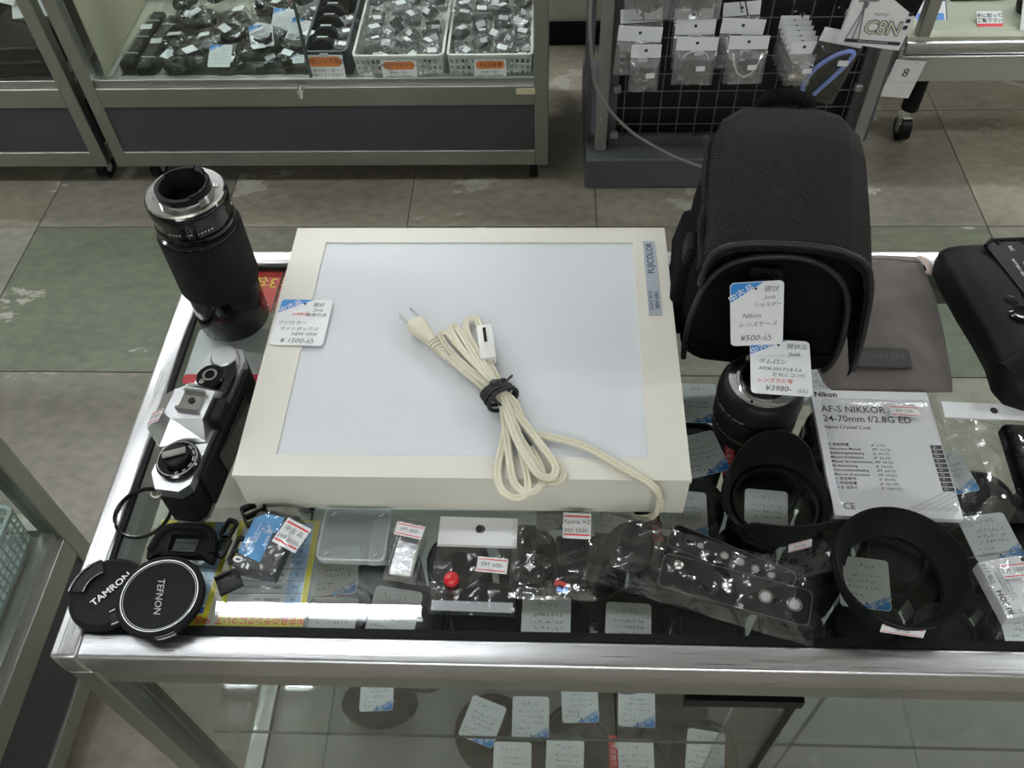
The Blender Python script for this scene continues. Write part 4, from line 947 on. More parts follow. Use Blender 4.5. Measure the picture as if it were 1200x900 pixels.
# lower deck
low = [(.205, -.038, .050, 'left most'), (.320, -.045, .046, 'middle'), (.262, -.095, .045, 'front middle'), (.400, -.085, .046, 'right of the middle'), (.490, -.060, .045, 'right end'), (.372, .000, .045, 'rear middle'), (.46, .01, .042, 'rear right')]
for x, y, r_, lab in low: up_lens('dark lens on the lower deck behind the front glass, '+lab, x, y, -.565, r_, .050, int(x*1000))
hz = thing('reflection_shell', 'round pale translucent shell imitating a reflection behind the black finger pull', 'case', (.545, -.010, -.565))  # stands in for a clear round reflection, built as a hazy shell
G().lathe([(0, 0), (.055, 0), (.056, .004), (.056, .03), (.050, .045), (.046, .05), (.040, .05), (0, .048)], 40).to('shell', clear('reflection_haze', (.75, .78, .76), .08, .15, .12), hz)
lo = [(.193, -.030, 160, 'on the left lens, tilted'), (.258, -.024, 180, 'right of the tilted one'), (.325, .0, 182, 'third in the rear row'), (.402, -.004, 178, 'fourth in the rear row'), (.235, -.085, 180, 'front row, first'), (.304, -.080, 178, 'front row, second'), (.396, -.078, 180, 'front row, third'), (.489, -.064, 172, 'front row, by the pane edge')]
for k, (x, y, a, lab) in enumerate(lo):
    price_tag('white tag on the lower deck, '+lab, (x, y, -.510), (R(-8), 0, R(a)), seed=300+k, w=.050, h=.056)
t = thing('warning_label', 'narrow red vertical label behind the front glass', 'label', (.368, -.070, -.508), 0)
G().box((0, 0, .0004), (.011, .05, .0008)).to('card', REDC, t, 0); text('キズ有り', .0055, WINK, t, (0, 0, .001), -PI/2)
blk = thing('black_pouch', 'crumpled black pouch behind the front glass near its left end', 'pouch', (.045, .0, -.565))
G().sphere((0, 0, .028), .05, (1.1, .7, .55)).to('fabric', BLKM, blk, 60)
price_tag('white tag on the black pouch behind the front glass', (.045, .004, -.506), (0, 0, R(184)), seed=320, w=.046, h=.05)

# ================================================================== BACK SHOWCASES
def showcase(name, label, x0, x1, y0, y1, top, face='front', slide=True):
    """wheeled steel framed glass showcase with a dark base panel; glazed above z=-.565"""
    t = thing(name, label, 'showcase', (x0, y0, -.9))
    W, D = x1-x0, y1-y0
    def l(x, y, z): return (x, y, z+.9)
    cz = (top-.83)/2; H = top+.83
    for x, n_ in ((.0175, 0), (W-.0175, 1)):
        for y in (.0175, D-.0175):
            G().box(l(x, y, cz), (.035, .035, H), bev=.002).to('corner_post', OLD_Z, t, 30)
    for y in (.0165, D-.0165):
        G().box(l(W/2, y, -.611), (W-.07, .033, .056), bev=.0015).to('middle_rail', OLD_X, t, 30)
        G().box(l(W/2, y+(.004 if y < D/2 else -.004), -.574), (W-.07, .022, .020), bev=.001).to('sill_rail', OLD_X, t, 30)
        G().box(l(W/2, y, -.805), (W-.07, .033, .048), bev=.0015).to('bottom_rail', OLD_X, t, 30)
        G().box(l(W/2, y, -.710), (W-.07, .022, .144)).to('base_panel', DRK, t, 0)
        G().box(l(W/2, y, top-.02), (W-.07, .033, .04)).to('top_rail', OLD_X, t, 0)
        G().box(l(W/2, y, (top-.04-.564)/2), (W-.07, .004, top-.04+.564)).to('glass_pane', GLASS, t, 0)
    for x in (.0165, W-.0165):
        G().box(l(x, D/2, -.611), (.033, D-.07, .056), bev=.0015).to('middle_rail', OLD_Y, t, 30)
        G().box(l(x+(.004 if x < W/2 else -.004), D/2, -.574), (.022, D-.07, .020)).to('sill_rail', OLD_Y, t, 30)
        G().box(l(x, D/2, -.805), (.033, D-.07, .048), bev=.0015).to('bottom_rail', OLD_Y, t, 30)
        G().box(l(x, D/2, -.710), (.022, D-.07, .144)).to('base_panel', DRK, t, 0)
        G().box(l(x, D/2, (top-.04-.564)/2), (.004, D-.07, top-.04+.564)).to('glass_pane', GLASS, t, 0)
        G().box(l(x, D/2, top-.02), (.033, D-.07, .04)).to('top_rail', OLD_Y, t, 0)
    G().box(l(W/2, D/2, -.590), (W-.06, D-.06, .012)).to('deck', M('cream_deck', (.42, .41, .34), .5, var=.05, vscale=5), t, 0)
    G().box(l(W/2, D/2, top+.003), (W, D, .006)).to('glass_top', GLASS, t, 0)
    for x in (.09, W-.04):
        for y in (.05, D-.05): caster(t, x, y, 0, .95, False)
    return t
CS = showcase('wheeled_showcase', 'steel showcase on casters full of bagged accessories behind the counter', -.935, .270, 1.570, 2.05, .25)
G().box((.575, -.004, .318), (.005, .008, .022)).cyl((.574, -.018, .316), (.574, .0, .316), .009, 16).cyl((.574, -.022, .300), (.574, -.012, .322), .006, 12).to('showcase_lock', CHROME, CS, 30, label='small chrome lock')
G().box((1.148, -.0008, .302), (.048, .002, .016)).to('maker_plate', M('gold_plate', (.6, .55, .35), .4), CS, 0, label='small pale gold maker plate')
G().box((.30, .012, .55), (.60, .003, .42)).to('sliding_pane', GLASS, CS, 0)
G().box((.603, .011, .55), (.006, .006, .42)).to('pane_edge', MC['glass_edge'], CS, 0)
G().box((.045, .24, .52), (.003, .36, .40)).to('inner_panel', M('cream_panel', (.5, .48, .36), .6), CS, 0, label='cream inner side panel')
CS2 = showcase('wheeled_showcase', 'steel showcase on casters at the left edge, beside the accessory showcase', -2.16, -.962, 1.570, 2.05, .25)
CS3 = showcase('wheeled_showcase', 'glass showcase at the left edge with a teal basket, close to the counter', -1.75, -.5263, -.88, .3100, .20)

# goods in the left bin of the showcase
ZB = -.583
def lumpy(r, sc, seed, amp=.35, u=16, v=10):
    g = G(); g.sphere((0, 0, 0), r, sc, u, v)
    for vt in g.b.verts: vt.co *= 1+amp*noise.noise(vt.co*30+Vector((seed, seed, 0)))
    return g
PK = []
for k in range(4):
    t = thing('accessory_packet', 'x', 'packet', (0, 0, -5))
    lumpy(.030, (1.1, .9, .42), k*3.1).to('black_accessory', [BLK, BLKM, BLKG, BLKM][k], t, 60)
    t.children[0].location.z = .014
    if k % 2: G().tube([(.02*math.cos(a*.5), .018*math.sin(a*.5), .026) for a in range(10)], .003, 6).to('strap', BLK, t)
    film(t, .085, .075, .024, k*7.7+1, 18, .006, 40)
    G().prism(rr(.026, .020, .001, 1), 0, .0006).to('price_label', WHT, t, 0, (.012, -.010, .034), (R(6), R(5), R(10+k*20)), 'white price label')
    PK.append(t)
used = set()
def put(k, x, y, z, rz, label, group, s=1.0, tilt=0):
    if k not in used:
        used.add(k); o = PK[k]; o.location = (x, y, z); o.rotation_euler = (tilt, 0, rz); o['label'] = label; o['group'] = group
    else: o = dup(PK[k], (x, y, z), (tilt, 0, rz), label=label, group=group)
    o.scale = (s, s, s); return o
gl = 'bagged accessories heaped in the showcase bin'
pl0 = [(-.56, 1.64), (-.40, 1.63), (-.47, 1.70), (-.60, 1.72), (-.70, 1.66), (-.52, 1.78), (-.42, 1.77), (-.66, 1.80), (-.58, 1.86), (-.46, 1.87), (-.73, 1.90), (-.40, 1.92), (-.65, 1.93), (-.53, 1.95), (-.62, 1.68), (-.50, 1.64)]
pl0 += [(-.68, 1.62), (-.44, 1.62), (-.36, 1.68), (-.72, 1.73), (-.36, 1.82), (-.56, 1.73), (-.49, 1.92), (-.70, 1.84)]
pl0 = [(x+(.012 if y < 1.652 else 0), max(y, 1.652)) for x, y in pl0]
pl0.sort(key=lambda p: (round((p[1]-1.60)/.07), p[0]))
_rw = {}
for x, y in pl0: _rw.setdefault(round((y-1.60)/.07), []).append((x, y))
for k, (x, y) in enumerate(pl0):
    _r = round((y-1.60)/.07); _i = _rw[_r].index((x, y)); _n = 'counted from the left in the %s row' % ['frontmost', 'second', 'third', 'fourth', 'fifth', 'rearmost'][_r]
    hl = 'bagged black accessory in the open heap, %s %s' % (['first', 'second', 'third', 'fourth', 'fifth', 'sixth', 'seventh', 'eighth', 'ninth', 'tenth', 'eleventh', 'twelfth'][_i], _n)
    put(k % 4, x, y, ZB+.004+.018*(k % 3), q.uniform(0, 6), hl, gl, q.uniform(1.0, 1.3), q.uniform(-.2, .2))
# long black straps at the left, standing tagged boxes
for k, (x, y, lab) in enumerate([(-.818, 1.76, 'nearest the cream panel'), (-.768, 1.74, 'second from the cream panel')]):
    t = thing('boxed_strap', 'long black strap box in the showcase, '+lab, 'box', (x, y, ZB), R(-4))
    G().box((0, 0, .018), (.036, .26, .034), bev=.004).to('box', BLK, t, 0)
    for j in (-1, 0, 1): G().box((0, j*.08, .0355), (.036, .004, .002)).to('band', LGREY, t, 0)
    film(t, .046, .28, .038, k+55., 12, .004, 40)
    G().prism(rr(.030, .020, .001, 1), 0, .0006).to('price_label', WHT, t, 0, (.004, .03-.05*k, .046), (R(6), 0, R(8)), 'white price label')
for x, lab in ((-.872, 'left one'), (-.845, 'right one')):
    t = thing('metal_strip', 'thin pale metal strip on the showcase deck beside the strap boxes, '+lab, 'strip', (x, 1.66, ZB)); G().box((0, 0, .006), (.010, .12, .010), bev=.001).to('strip', SATIN, t, 0)
for k, (x, y, rz, lab) in enumerate([(-.565, 1.618, -4, 'front row centre'), (-.470, 1.69, 12, 'second row, tilted'), (-.435, 1.79, -3, 'upper right of the heap'), (-.375, 1.715, -16, 'right side on a black pouch'), (-.36, 1.60, 4, 'small one by the dark basket')]):
    price_tag('white and blue tag on the showcase heap, '+lab, (x, y, ZB+.062+(.012 if k in (1, 3) else 0)), (R(28), R(q.uniform(-8, 8)), R(rz)), seed=400+k, w=.060 if k != 4 else .03, h=.062 if k != 4 else .022)
for k, (x, y, rz, w_, h_, lab) in enumerate([(-.50, 1.98, -4, .12, .16, 'left one'), (-.365, 1.99, 2, .11, .18, 'right one')]):
    t = thing('boxed_accessory', 'white leaflet box with a red side at the back of the showcase, '+lab, 'box', (x, y-.03, ZB+.02), (R(50), 0, R(rz)))
    G().box((0, .05, 0), (w_, h_, .02)).to('box', WHT, t, 0); G().box((w_*.42, .05, .0105), (w_*.16, h_, .001)).to('red_side', RED, t, 0, label='red side strip')
    for j in range(4): G().box((-.02, .09-j*.02, .0105), (.06, .003, .0006)).to('print_line', GRY, t, 0)
# baskets
def basket(label, x0, x1, y0, y1, z, h, mat, holes=True, rz=0, step=.0125):
    t = thing('plastic_basket', label, 'basket', ((x0+x1)/2, y0, z), rz)
    w_, d_ = (x1-x0), (y1-y0)
    rimo = rr(w_, d_, .015, 4, 0, d_/2); rimi = rr(w_-.012, d_-.012, .010, 4, 0, d_/2)
    G().ringplate(rimo, rimi, h-.004, h+.002).to('rim', mat, t, 30)
    G().prism(rr(w_*.92, d_*.94, .012, 4, 0, d_/2), 0, .003).to('base', mat, t, 30)
    def side(p0, p1, ln, name):
        # lattice wall between two lower and two upper corners, leaning outward
        g = G(); n = max(4, int(ln/step)); m_ = max(2, int((h-.024)/step))
        a0, a1, b0, b1 = [Vector(p) for p in (p0[0], p1[0], p0[1], p1[1])]
        def P(u, v): return (a0.lerp(a1, u)).lerp(b0.lerp(b1, u), v)
        nrm = (a1-a0).cross(b0-a0).normalized()*.0012
        def quad(u0, u1, v0, v1):
            c = [P(u0, v0), P(u1, v0), P(u1, v1), P(u0, v1)]
            f = [g.b.verts.new(p-nrm) for p in c]; k = [g.b.verts.new(p+nrm) for p in c]
            g.b.faces.new(f); g.b.faces.new(k[::-1])
            for i in range(4): g.b.faces.new((f[i], k[i], k[(i+1) % 4], f[(i+1) % 4]))
        vb, vt_ = .012/h, 1-.012/h
        quad(0, 1, 0, vb); quad(0, 1, vt_, 1)
        if holes:
            for i in range(n+1): 
                u = i/n; quad(max(0, u-.0022/ln), min(1, u+.0022/ln), vb, vt_)
            for j in range(1, m_): 
                v = vb+(vt_-vb)*j/m_; quad(0, 1, v-.0018/h, v+.0018/h)
        else: quad(0, 1, vb, vt_)
        o = g.to(name, mat, t, 0)
        return o
    bw, bd = w_*.46, d_*.03
    c = [(-bw, bd), (bw, bd), (bw, d_-bd), (-bw, d_-bd)]; u = [(-w_/2+.004, .004), (w_/2-.004, .004), (w_/2-.004, d_-.004), (-w_/2+.004, d_-.004)]
    for i, nm in enumerate(('front_wall', 'side_wall', 'back_wall', 'side_wall')):
        j = (i+1) % 4
        side(((*c[i], 0), (*u[i], h)), ((*c[j], 0), (*u[j], h)), (Vector(c[i])-Vector(c[j])).length, nm)
    return t
WB = M('basket_white', (.68, .68, .63), .45); DB = M('basket_navy', (.035, .045, .06), .45); TB = M('basket_teal', (.42, .52, .50), .45); CBK = M('basket_cream', (.6, .56, .42), .5)
BK1 = basket('white lattice basket with foil packets and orange card, left of two', -.222, .010, 1.592, 1.95, ZB, .072, WB)
BK2 = basket('white lattice basket with dark packets and orange card, right of two', .016, .232, 1.592, 1.95, ZB, .072, WB)
BK3 = basket('dark navy basket of black rolls with orange card', -.345, -.232, 1.592, 1.95, ZB, .085, DB, holes=False)
def shelf_card(label, x, y, z, w_, h_, a, b):
    t = thing('shelf_card', label, 'card', (x, y, z), (R(84), 0, 0))
    G().box((0, 0, .0005), (w_, h_, .001)).to('card', WHT, t, 0)
    G().prism(rr(w_*.9, h_*.42, h_*.18, 4, 0, h_*.22), .001, .0014).to('orange_panel', ORG, t, 0, label='orange rounded panel')
    text(a, h_*.17, INK, t, (0, h_*.22, .0017)); text(b, h_*.13, INK, t, (0, -h_*.16, .0012)); text('各種あります 現品限り', h_*.10, NAVY, t, (0, -h_*.36, .0012))
    G().box((0, h_*.5, .002), (w_*.22, h_*.14, .003)).to('clip', LGREY, t, 0)
shelf_card('orange and white card on the left white basket', -.105, 1.588, ZB+.038, .088, .050, '中古アクセサリー', '¥300〜 均一')
shelf_card('orange and white card on the right white basket', .125, 1.588, ZB+.038, .080, .050, '中古品各種', '¥500〜 均一')
shelf_card('orange and white card on the dark navy basket', -.290, 1.588, ZB+.048, .092, .062, '中古レンズ用品', '¥1,000〜 均一')
SP = []
for k in range(3):
    t = thing('foil_packet', 'x', 'packet', (0, 0, -5))
    G().box((0, 0, .007), (.034, .030, .012), bev=.002).to('small_part', [BLK, BLKG, DKG][k], t, 0)
    film(t, .056, .050, .016, k*5.3+60, 14, .0055, 60, FILM2)
    G().prism(rr(.020, .013, .001, 1), 0, .0006).to('price_label', WHT, t, 0, (.002, -.006, .024), (R(8), R(4), R(k*15-10)), 'white price label')
    SP.append(t)
us = set(); ORD = ['front', 'second', 'third', 'fourth', 'fifth', 'sixth', 'rearmost']; PLC = ['far left', 'centre left', 'centre right', 'far right']
def puts(k, x, y, z, rz, label, group, tilt=0, sc=1.0):
    if k not in us: us.add(k); o = SP[k]; o.location = (x, y, z); o.rotation_euler = (tilt, 0, rz); o['label'] = label; o['group'] = group
    else: o = dup(SP[k], (x, y, z), (tilt, 0, rz), label=label, group=group)
    o.scale = (sc, sc, sc)
for gx, lab, gg, n0 in ((-.106, 'glossy foil packet in the left white basket', 'foil packets in the left white basket', 0), (.124, 'small dark packet in the right white basket', 'dark packets in the right white basket', 1)):
    for j in range(7):
        for i in range(4):
            puts((i+j+n0) % 3, gx+(-.073+i*.048)+q.uniform(-.010, .010), 1.628+j*.044, ZB+.034+q.uniform(0, .022)+.004*j, q.uniform(-1.2, 1.2), lab+', %s row, %s' % (ORD[j], PLC[i]), gg, q.uniform(-.3, .9), q.uniform(.95, 1.35))
for k in range(5):
    t = thing('black_roll', 'round black lens case in the dark navy basket, %s' % ['nearest the card', 'second from the card', 'middle of the row', 'fourth from the card', 'farthest from the card'][k], 'case', (-.302, 1.640+k*.055, ZB+.055), (R(70), 0, 0))
    G().lathe([(0, -.02), (.036, -.02), (.038, -.016), (.038, .016), (.036, .02), (0, .02)], 28).to('case', BLKM, t, 40)
    G().box((0, .0385, 0), (.026, .002, .010)).to('label_strip', WHT, t, 0)
for k in range(3):
    puts(k, -.252, 1.64+k*.06, ZB+.06, .3*k, 'glossy foil packet in the dark navy basket, '+['by its card', 'halfway along', 'at the back'][k], 'foil packets in the dark navy basket')
# goods in the left showcase
for k, (x, y, w_, d_, h_, mt, lab) in enumerate([(-1.10, 1.70, .17, .20, .10, BLKG, 'shiny black box at the left edge showcase, front'), (-1.29, 1.78, .15, .26, .14, BLK, 'black box behind the glass at the far left edge'), (-1.09, 1.92, .17, .10, .15, BLKM, 'tall black box at the back of the left edge showcase')]):
    t = thing('goods_box', lab, 'box', (x, y, ZB), R(3)); G().box((0, 0, h_/2), (w_, d_, h_), bev=.004).to('box', mt, t, 0)
    G().box((0, -d_/2-.0006, h_*.6), (w_*.8, .001, h_*.08)).to('print_band', DKG, t, 0)
for k, (x, y, z, rz, lab) in enumerate([(-1.16, 1.80, ZB+.15, -20, 'left one'), (-1.09, 1.77, ZB+.115, 8, 'right one')]):
    price_tag('white price card on the black boxes at the left edge showcase, '+lab, (x, y, z), (R(35), 0, R(rz)), seed=500+k, w=.10, h=.075)
# teal basket in the near left showcase
basket('teal lattice basket in the glass showcase at the left edge', -.86, -.560, -.03, .275, -.572, .095, TB, step=.014)
basket('cream lattice basket behind the teal one at the left edge', -1.15, -.60, .12, .285, -.575, .10, CBK, step=.016).location.x -= .30
t = thing('goods_box', 'dark box lying in the teal basket', 'box', (-.72, .12, -.565), R(5)); G().box((0, 0, .04), (.19, .22, .07), bev=.01).to('box', BLKM, t, 30)
G().box((0, 0, .0755), (.12, .05, .001)).to('print_band', DKG, t, 0)

# ================================================================== PACKET RACK
rk = thing('display_rack', 'grey steel display rack with wire grid hung with packets', 'display rack', (.3720, 1.556, -.9))
def l(x, y, z): return (x-.372, y-1.556, z+.9)
RWI = M('rack_wire', (.12, .12, .12), .5, .4)
RG = M('rack_grey_steel', (.33, .34, .32), .45, .6); RD = M('rack_dark', (.09, .095, .105), .5)
G().box(l(.745, 1.80, -.850), (.746, .49, .098), bev=.004).to('plinth', RD, rk, 30, label='dark grey plinth')
for x in (.412, 1.093): G().box(l(x, 1.610, -.3), (.030, .040, 1.0), bev=.002).to('upright', RG, rk, 30)
for x in (.380, 1.125): G().box(l(x, 1.78, -.3), (.012, .30, 1.0)).to('side_panel', RD, rk, 0)
for x in (.440, 1.068): G().box(l(x, 1.625, -.3), (.022, .02, .96)).to('grid_side_bar', RD, rk, 0)
G().box(l(.754, 1.625, -.787), (.64, .02, .024)).to('grid_bottom_bar', RD, rk, 0)
G().box(l(.754, 1.68, -.3), (.66, .01, 1.0)).to('back_board', M('rack_black', (.006, .006, .007), .8), rk, 0)
for k in range(13): G().cyl(l(.470+k*.048, 1.625, -.78), l(.470+k*.048, 1.625, .18), .0019, 6).to('upright_wire', RD, rk)
for k in range(19): G().cyl(l(.445, 1.621, -.735+k*.050), l(1.07, 1.621, -.735+k*.050), .0019, 6).to('cross_wire', RWI, rk)
for z in (-.62, -.76):
    for x in (.447, 1.06): G().box(l(x, 1.61, z), (.022, .018, .018), bev=.003).to('corner_clip', RG, rk, 0)
for x in (.397, 1.108):
    for z in (-.70, -.76, -.35, -.30): G().lathe([(0, 0), (.004, 0), (.003, .002), (0, .002)], 10).to('screw', RG, rk, 35, l(x+.012, 1.5895, z), (R(90), 0, 0))
def hook(x, z, n_=''):
    t = thing('wire_hook', 'chrome wire hook on the rack grid '+n_, 'hook', (x, 1.619, z)); G().tube([(-.012, 0, .02), (-.012, -.004, 0), (-.012, -.10, -.012), (-.012, -.11, -.004)], .0018, 6).tube([(.012, 0, .02), (.012, -.004, 0), (.0, -.012, 0), (0, -.125, -.012), (0, -.132, .002)], .0018, 6).to('wire', CHROME, t)
def packet(label, x, y, z, w_, hh, bh, kind, seed, rz=0, group=None, lean=0):
    """upright packet: header card w_ x hh at the top, clear bag bh below, hanging in the XZ plane"""
    t = thing('hanging_packet', label, 'packet', (x, y, z), (R(90)+lean, 0, rz), group)
    G().box((0, -hh/2, 0), (w_, hh, .0012)).to('header_card', WHT, t, 0, label='white header card')
    G().prism(circ(.004, 14, (0, -hh*.42)), .0006, .0009).to('punch_hole', INK, t, 0)
    c = (0, -hh-bh*.52, .004)
    if kind == 'disc':
        G().lathe([(.010, 0), (.026, 0), (.027, .003), (.026, .008), (.014, .010), (.010, .008)], 26, c, close=True).to('black_ring', BLK, t)
    elif kind == 'cap':
        G().lathe([(0, 0), (.028, 0), (.030, .003), (.029, .010), (0, .010)], 26, c).to('round_cap', BLKM, t)
        G().tube([(.03*math.cos(a*.3), c[1]+.03+.022*math.sin(a*.3), .012) for a in range(11)], .0018, 6).to('cord_loop', LGREY, t)
    elif kind == 'loop':
        G().tube([(-.034, -hh-.004, .012), (-.026, -hh-.035, .012), (-.016, -hh-.055, .013), (0, -hh-.064, .013), (.016, -hh-.055, .013), (.026, -hh-.035, .012), (.034, -hh-.004, .012)], .0026, 6).to('cable_loop', WHT, t)
        G().box((0, -hh-.030, .006), (.022, .050, .006)).to('black_part', BLKG, t, 0)
    else:
        G().box((0, c[1], .005), (w_*.6, bh*.6, .010), bev=.002).to('small_part', M('tan_part', (.35, .28, .2), .5), t, 0)
    film(t, w_*1.02, bh, .016, seed, 16, .0065, 45, loc=(0, -hh-bh/2, 0), mat=FILM3)
    G().prism(rr(.021, .013, .001, 1), 0, .0006).to('price_label', WHT, t, 0, (.012, -hh-bh*.35, .026), (0, 0, R(4)), 'white price label')
    return t
cols = [('leftmost column', [(.487, -.372, .098, 'disc', 3), (.486, -.400, .103, 'disc', -3), (.500, -.430, .070, 'disc', 0)]),
        ('second column', [(.609, -.374, .090, 'cap', 0), (.612, -.384, .092, 'cap', 0), (.617, -.412, .096, 'cap', -1)]),
        ('middle column', [(.716, -.358, .085, 'loop', 4), (.722, -.384, .100, 'loop', -3), (.735, -.410, .092, 'loop', 0)])]
for cn, ps in cols:
    for k, (x, z, w_, kd, a) in enumerate(ps):
        packet('clear packet with white header, %s of the rack, %s' % (cn, ['rear', 'middle', 'front'][k]), x, 1.555-k*.028, z, w_, .034+.004*(k % 2), .088, kd, k*9.1+x*50, 0).rotation_euler = (R(90), R(-a), 0)
    hook(ps[1][0], -.352, 'in the '+cn)
for k in range(6):
    packet('narrow packet of tan parts in the fourth column, %s in the stack' % ['rearmost', 'second', 'third', 'fourth', 'fifth', 'front'][k], .845+k*.004, 1.560-k*.012, -.396-k*.006, .066 if k < 5 else .062, .032, .080, 'small', 70+k)
hook(.842, -.352, 'in the fourth column'); hook(.935, -.345, 'above the blue clip packet')
# blue clip packet
t = thing('hanging_packet', 'clear packet with long blue plastic clip hanging at rack right', 'packet', (.952, 1.50, -.400), (R(90), R(12), 0))
G().box((0, -.018, 0), (.104, .034, .0012)).to('header_card', WHT, t, 0, label='white header card')
G().prism(circ(.004, 14, (.012, -.018)), .0006, .0009).to('punch_hole', INK, t, 0)
LB = M('periwinkle_plastic', (.22, .30, .72), .35)
G().tube(smooth([(-.034, -.165, .006), (-.040, -.14, .006), (-.030, -.10, .006), (-.005, -.065, .006), (.022, -.046, .006), (.036, -.045, .006), (.040, -.056, .006), (.032, -.085, .006), (.020, -.115, .006), (.006, -.145, .006), (-.004, -.168, .006)], 5), .0058, 8, flat=.8).to('blue_clip', LB, t, 60, label='periwinkle blue plastic clip')
G().box((.0, -.11, .004), (.020, .045, .006), (0, 0, R(-28)), bev=.002).to('black_insert', BLK, t, 0)
G().box((0, -.11, .001), (.106, .150, .001)).to('backing', BLKG, t, 0)
film(t, .108, .155, .011, 91., 18, .003, 35, loc=(0, -.112, 0))
G().prism(rr(.024, .014, .001, 1), 0, .0006).to('price_label', WHT, t, 0, (.022, -.070, .016), (0, 0, R(10)), 'white price label')
for k, (x, lab) in enumerate([(.50, 'left one of the upper pair'), (.61, 'right one of the upper pair')]):
    packet('crumpled clear packet cut by the top of the frame, '+lab, x, 1.545, -.245, .11, .035, .115, 'disc' if k else 'cap', 140+k)
# catalogue box
t = thing('tripod_package', 'white package printed with a tripod drawing, hanging at the rack corner', 'package', (1.020, 1.500, -.345), (R(90), R(5), 0))
G().prism([(-.078, -.085), (.068, -.095), (.078, .06), (.078, .10), (.04, .10), (-.078, .06)], 0, .010).to('card_box', WHT, t, 0)
G().prism([(.0, .030), (.072, -.012), (.078, .095), (-.05, .095), (-.074, .052)], .010, .0106).to('black_corner', BLKM, t, 0, label='black diagonal corner')
text('C8N', .034, GRY, t, (.010, -.044, .0106), bold=.07, sx=.92); text('C8N', .034, M('cream_ink', (.75, .7, .55), .5), t, (.010, -.044, .0112), bold=-.005, sx=.92)
g = G(); 
for p in ((-.064, -.075), (-.048, -.075), (-.034, -.075)): g.tube([(-.048, .004, .0112), (p[0], p[1], .0112)], .0010, 5)
g.tube([(-.066, .016, .0112), (-.022, .020, .0112)], .0018, 5).box((-.047, .008, .0112), (.010, .014, .001)).to('tripod_drawing', GRY, t, 0)
G().box((0, -.078, .0104), (.128, .008, .001)).to('black_bar', INK, t, 0); text('TRIPOD VIDEO ACCESSORY', .0042, WINK, t, (0, -.078, .0112))
text('TRIPOD', .007, GRY, t, (-.006, -.012, .0108), shear=.2); 
for y in (-.006, -.022, -.038): G().box((.060, y, .0108), (.010, .009, .0006)).to('printed_icon', INK, t, 0)
# cable
t = thing('grey_cable', 'thin grey cable hanging along the rack and down over the plinth', 'cable', (.369, 1.50, -.9))
G().tube([(p[0]-.369, p[1]-1.5, p[2]+.9) for p in smooth([(.366, 1.52, -.22), (.366, 1.50, -.38), (.376, 1.50, -.48), (.390, 1.50, -.55), (.425, 1.50, -.609), (.475, 1.50, -.665), (.529, 1.50, -.707), (.610, 1.50, -.755), (.700, 1.50, -.792), (.78, 1.50, -.82), (.85, 1.46, -.86), (.90, 1.42, -.893)], 5)], .0042, 8).to('cable_sheath', M('cable_grey', (.2, .2, .19), .5), t, 60)

# ================================================================== RIGHT SHOWCASE
rs = thing('raised_display_case', 'pale framed display case on castered legs at the top right', 'display case', (1.175, 1.70, -.9))
def l(x, y, z): return (x-1.175, y-1.70, z+.9)
PF = M('pale_frame', (.42, .42, .38), .4, .5)
G().box(l(1.85, 1.712, -.630), (1.35, .022, .070), bev=.002).to('front_panel', PF, rs, 30)
G().box(l(1.85, 1.718, -.572), (1.33, .030, .034), bev=.006, seg=2).to('front_rail', SATIN, rs, 30)
G().box(l(1.85, 1.704, -.594), (1.34, .010, .008), bev=.002).to('front_trim', CHROME, rs, 30)
G().box(l(1.187, 1.95, -.62), (.022, .48, .09)).to('side_panel', PF, rs, 0)
G().box(l(1.85, 1.95, -.552), (1.33, .47, .012)).to('deck', M('sage_deck', (.42, .43, .34), .5), rs, 0)
for x in (1.225, 2.49):
    G().box(l(x, 1.732, -.25), (.032, .032, .62), bev=.002).to('corner_post', OLD_Z, rs, 30)
    for y in (1.78, 2.14):
        G().cyl(l(x+.06, y, -.66), l(x+.06, y, -.80), .024, 20).to('leg', BLK, rs)
        caster(rs, x+.06-1.175, y-1.70, 0, 1.05, True)
G().box(l(1.85, 1.735, -.26), (1.22, .004, .56)).to('glass_pane', GLASS, rs, 0)
t = thing('number_card', 'white hanging card with the number 8 on the display case front', 'card', (1.205, 1.696, -.610), (R(92), R(5), R(0)))
G().box((0, -.045, 0), (.078, .112, .001)).to('card', WHT, t, 0)
text('8', .026, INK, t, (0, -.026, .0008), bold=.0)
G().box((0, -.052, .0008), (.066, .0008, .0003)).to('rule', LGREY, t, 0); text('7  21', .006, LGREY, t, (.006, -.070, .0008)); text('令和', .0045, LGREY, t, (.016, .005, .0008))
t = thing('service_card', 'blue bordered service notice card on the pale case deck', 'card', (1.262, 1.80, -.5455), (R(30), 0, R(0)))
G().box((0, .03, 0), (.088, .084, .001)).to('card', NAVY, t, 0); G().box((0, .028, .0008), (.082, .074, .0006)).to('white_field', WHT, t, 0)
G().box((0, .056, .0014), (.082, .014, .0006)).to('blue_heading', M('heading_blue', (.03, .12, .5), .5), t, 0); text('メンテナンスサービス', .0058, WINK, t, (0, .056, .002)); text('クリーニング', .0055, RED, t, (0, .040, .0014)); text('受付中', .005, INK, t, (0, .026, .0014))
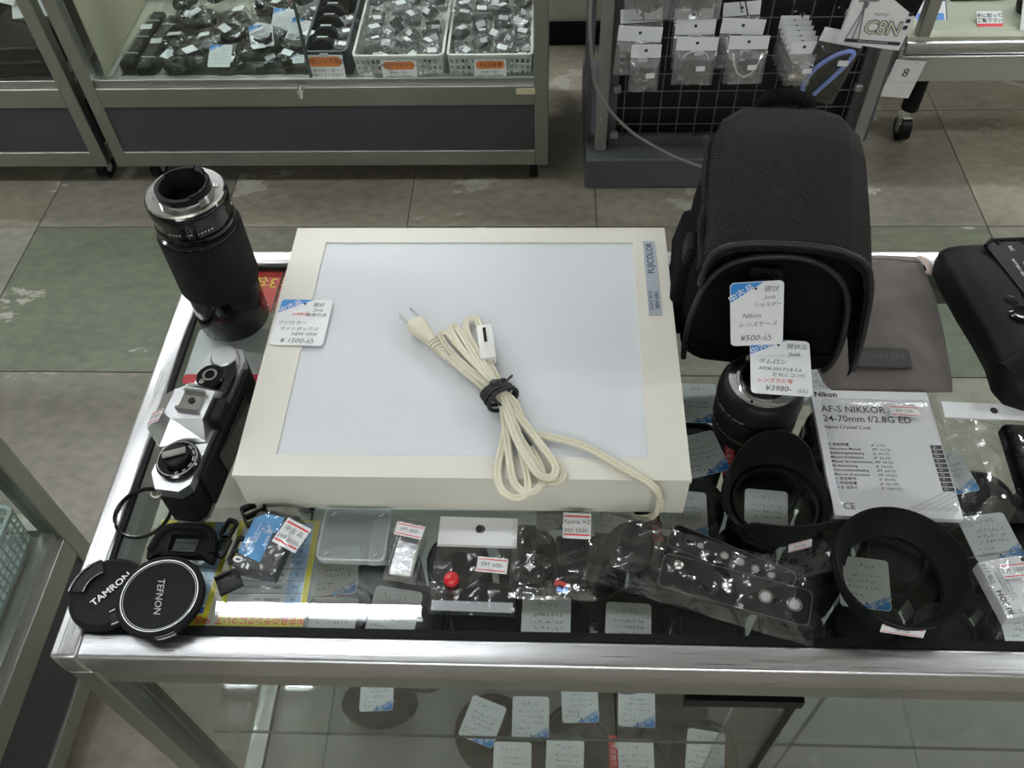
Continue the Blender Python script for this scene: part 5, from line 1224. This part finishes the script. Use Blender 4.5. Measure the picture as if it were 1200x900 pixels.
for x in (-.020, .020): G().prism(rr(.032, .020, .004, 2, x, .006), .0011, .0016).to('blue_panel', M('pictogram_blue', (.1, .3, .75), .5), t, 0)
t = thing('notice_card', 'small black and white notice with red line on the pale deck', 'card', (1.405, 1.765, -.5455), (R(28), 0, 0))
G().box((0, .018, 0), (.064, .046, .001)).to('card', WHT, t, 0); text('手に取って', .0095, INK, t, (0, .028, .0008), bold=.03); text('ご覧下さい', .0095, INK, t, (0, .014, .0008), bold=.03); G().box((0, .001, .0008), (.064, .010, .0006)).to('red_line', RED, t, 0)
t = thing('price_card', 'white and red price card reading 27, cut off at right edge', 'card', (1.500, 1.735, -.5455), (R(45), 0, R(-4)))
G().box((.02, .045, 0), (.10, .085, .001)).to('card', WHT, t, 0); text('¥27,800', .018, RED, t, (.024, .014, .0008), bold=.03); text('中古商品', .008, RED, t, (.012, .078, .0008), bold=.03)
for y in (.062, .052, .042, .032): G().box((.012, y, .0008), (.07, .0015, .0003)).to('print_line', GRY, t, 0)
t = thing('used_lens', 'black lens standing behind the red price card', 'camera lens', (1.530, 1.835, -.5455)); G().lathe([(0, 0), (.038, 0), (.04, .004), (.04, .05), (.037, .055), (.037, .08), (.033, .085), (0, .083)], 32).to('barrel', BLK, t)
G().lathe([(.0402, .012), (.0415, .014), (.0415, .040), (.0402, .042)], 48, rip=ribs(20, .01)).to('grip_ring', RUB, t)
t = thing('black_tray', 'black tray with printed front edge at top right of the case', 'tray', (1.405, 1.950, -.5455), R(2)); G().box((0, 0, .008), (.14, .12, .016), bev=.002).to('tray', BLK, t, 0); text('BATTERIES', .010, LGREY, t, (0, -.0605, .008), rot=(PI/2, 0, 0))
t = thing('floor_cable', 'pale cable sagging under the display case at the right edge', 'cable', (1.65, 1.9, -.9)); G().tube(smooth([(-.20, -.15, .235), (-.15, -.12, .19), (-.05, -.1, .155), (.1, -.1, .17), (.3, -.1, .235)], 6), .004, 8).to('cable_sheath', M('pale_cable', (.55, .55, .5), .5), t, 60)

# ------------------------------------------------------------------ lift everything so that the floor is at z = 0
for o in list(S.objects):
    if o.parent is None and o.type != 'CAMERA': o.location.z += ZUP
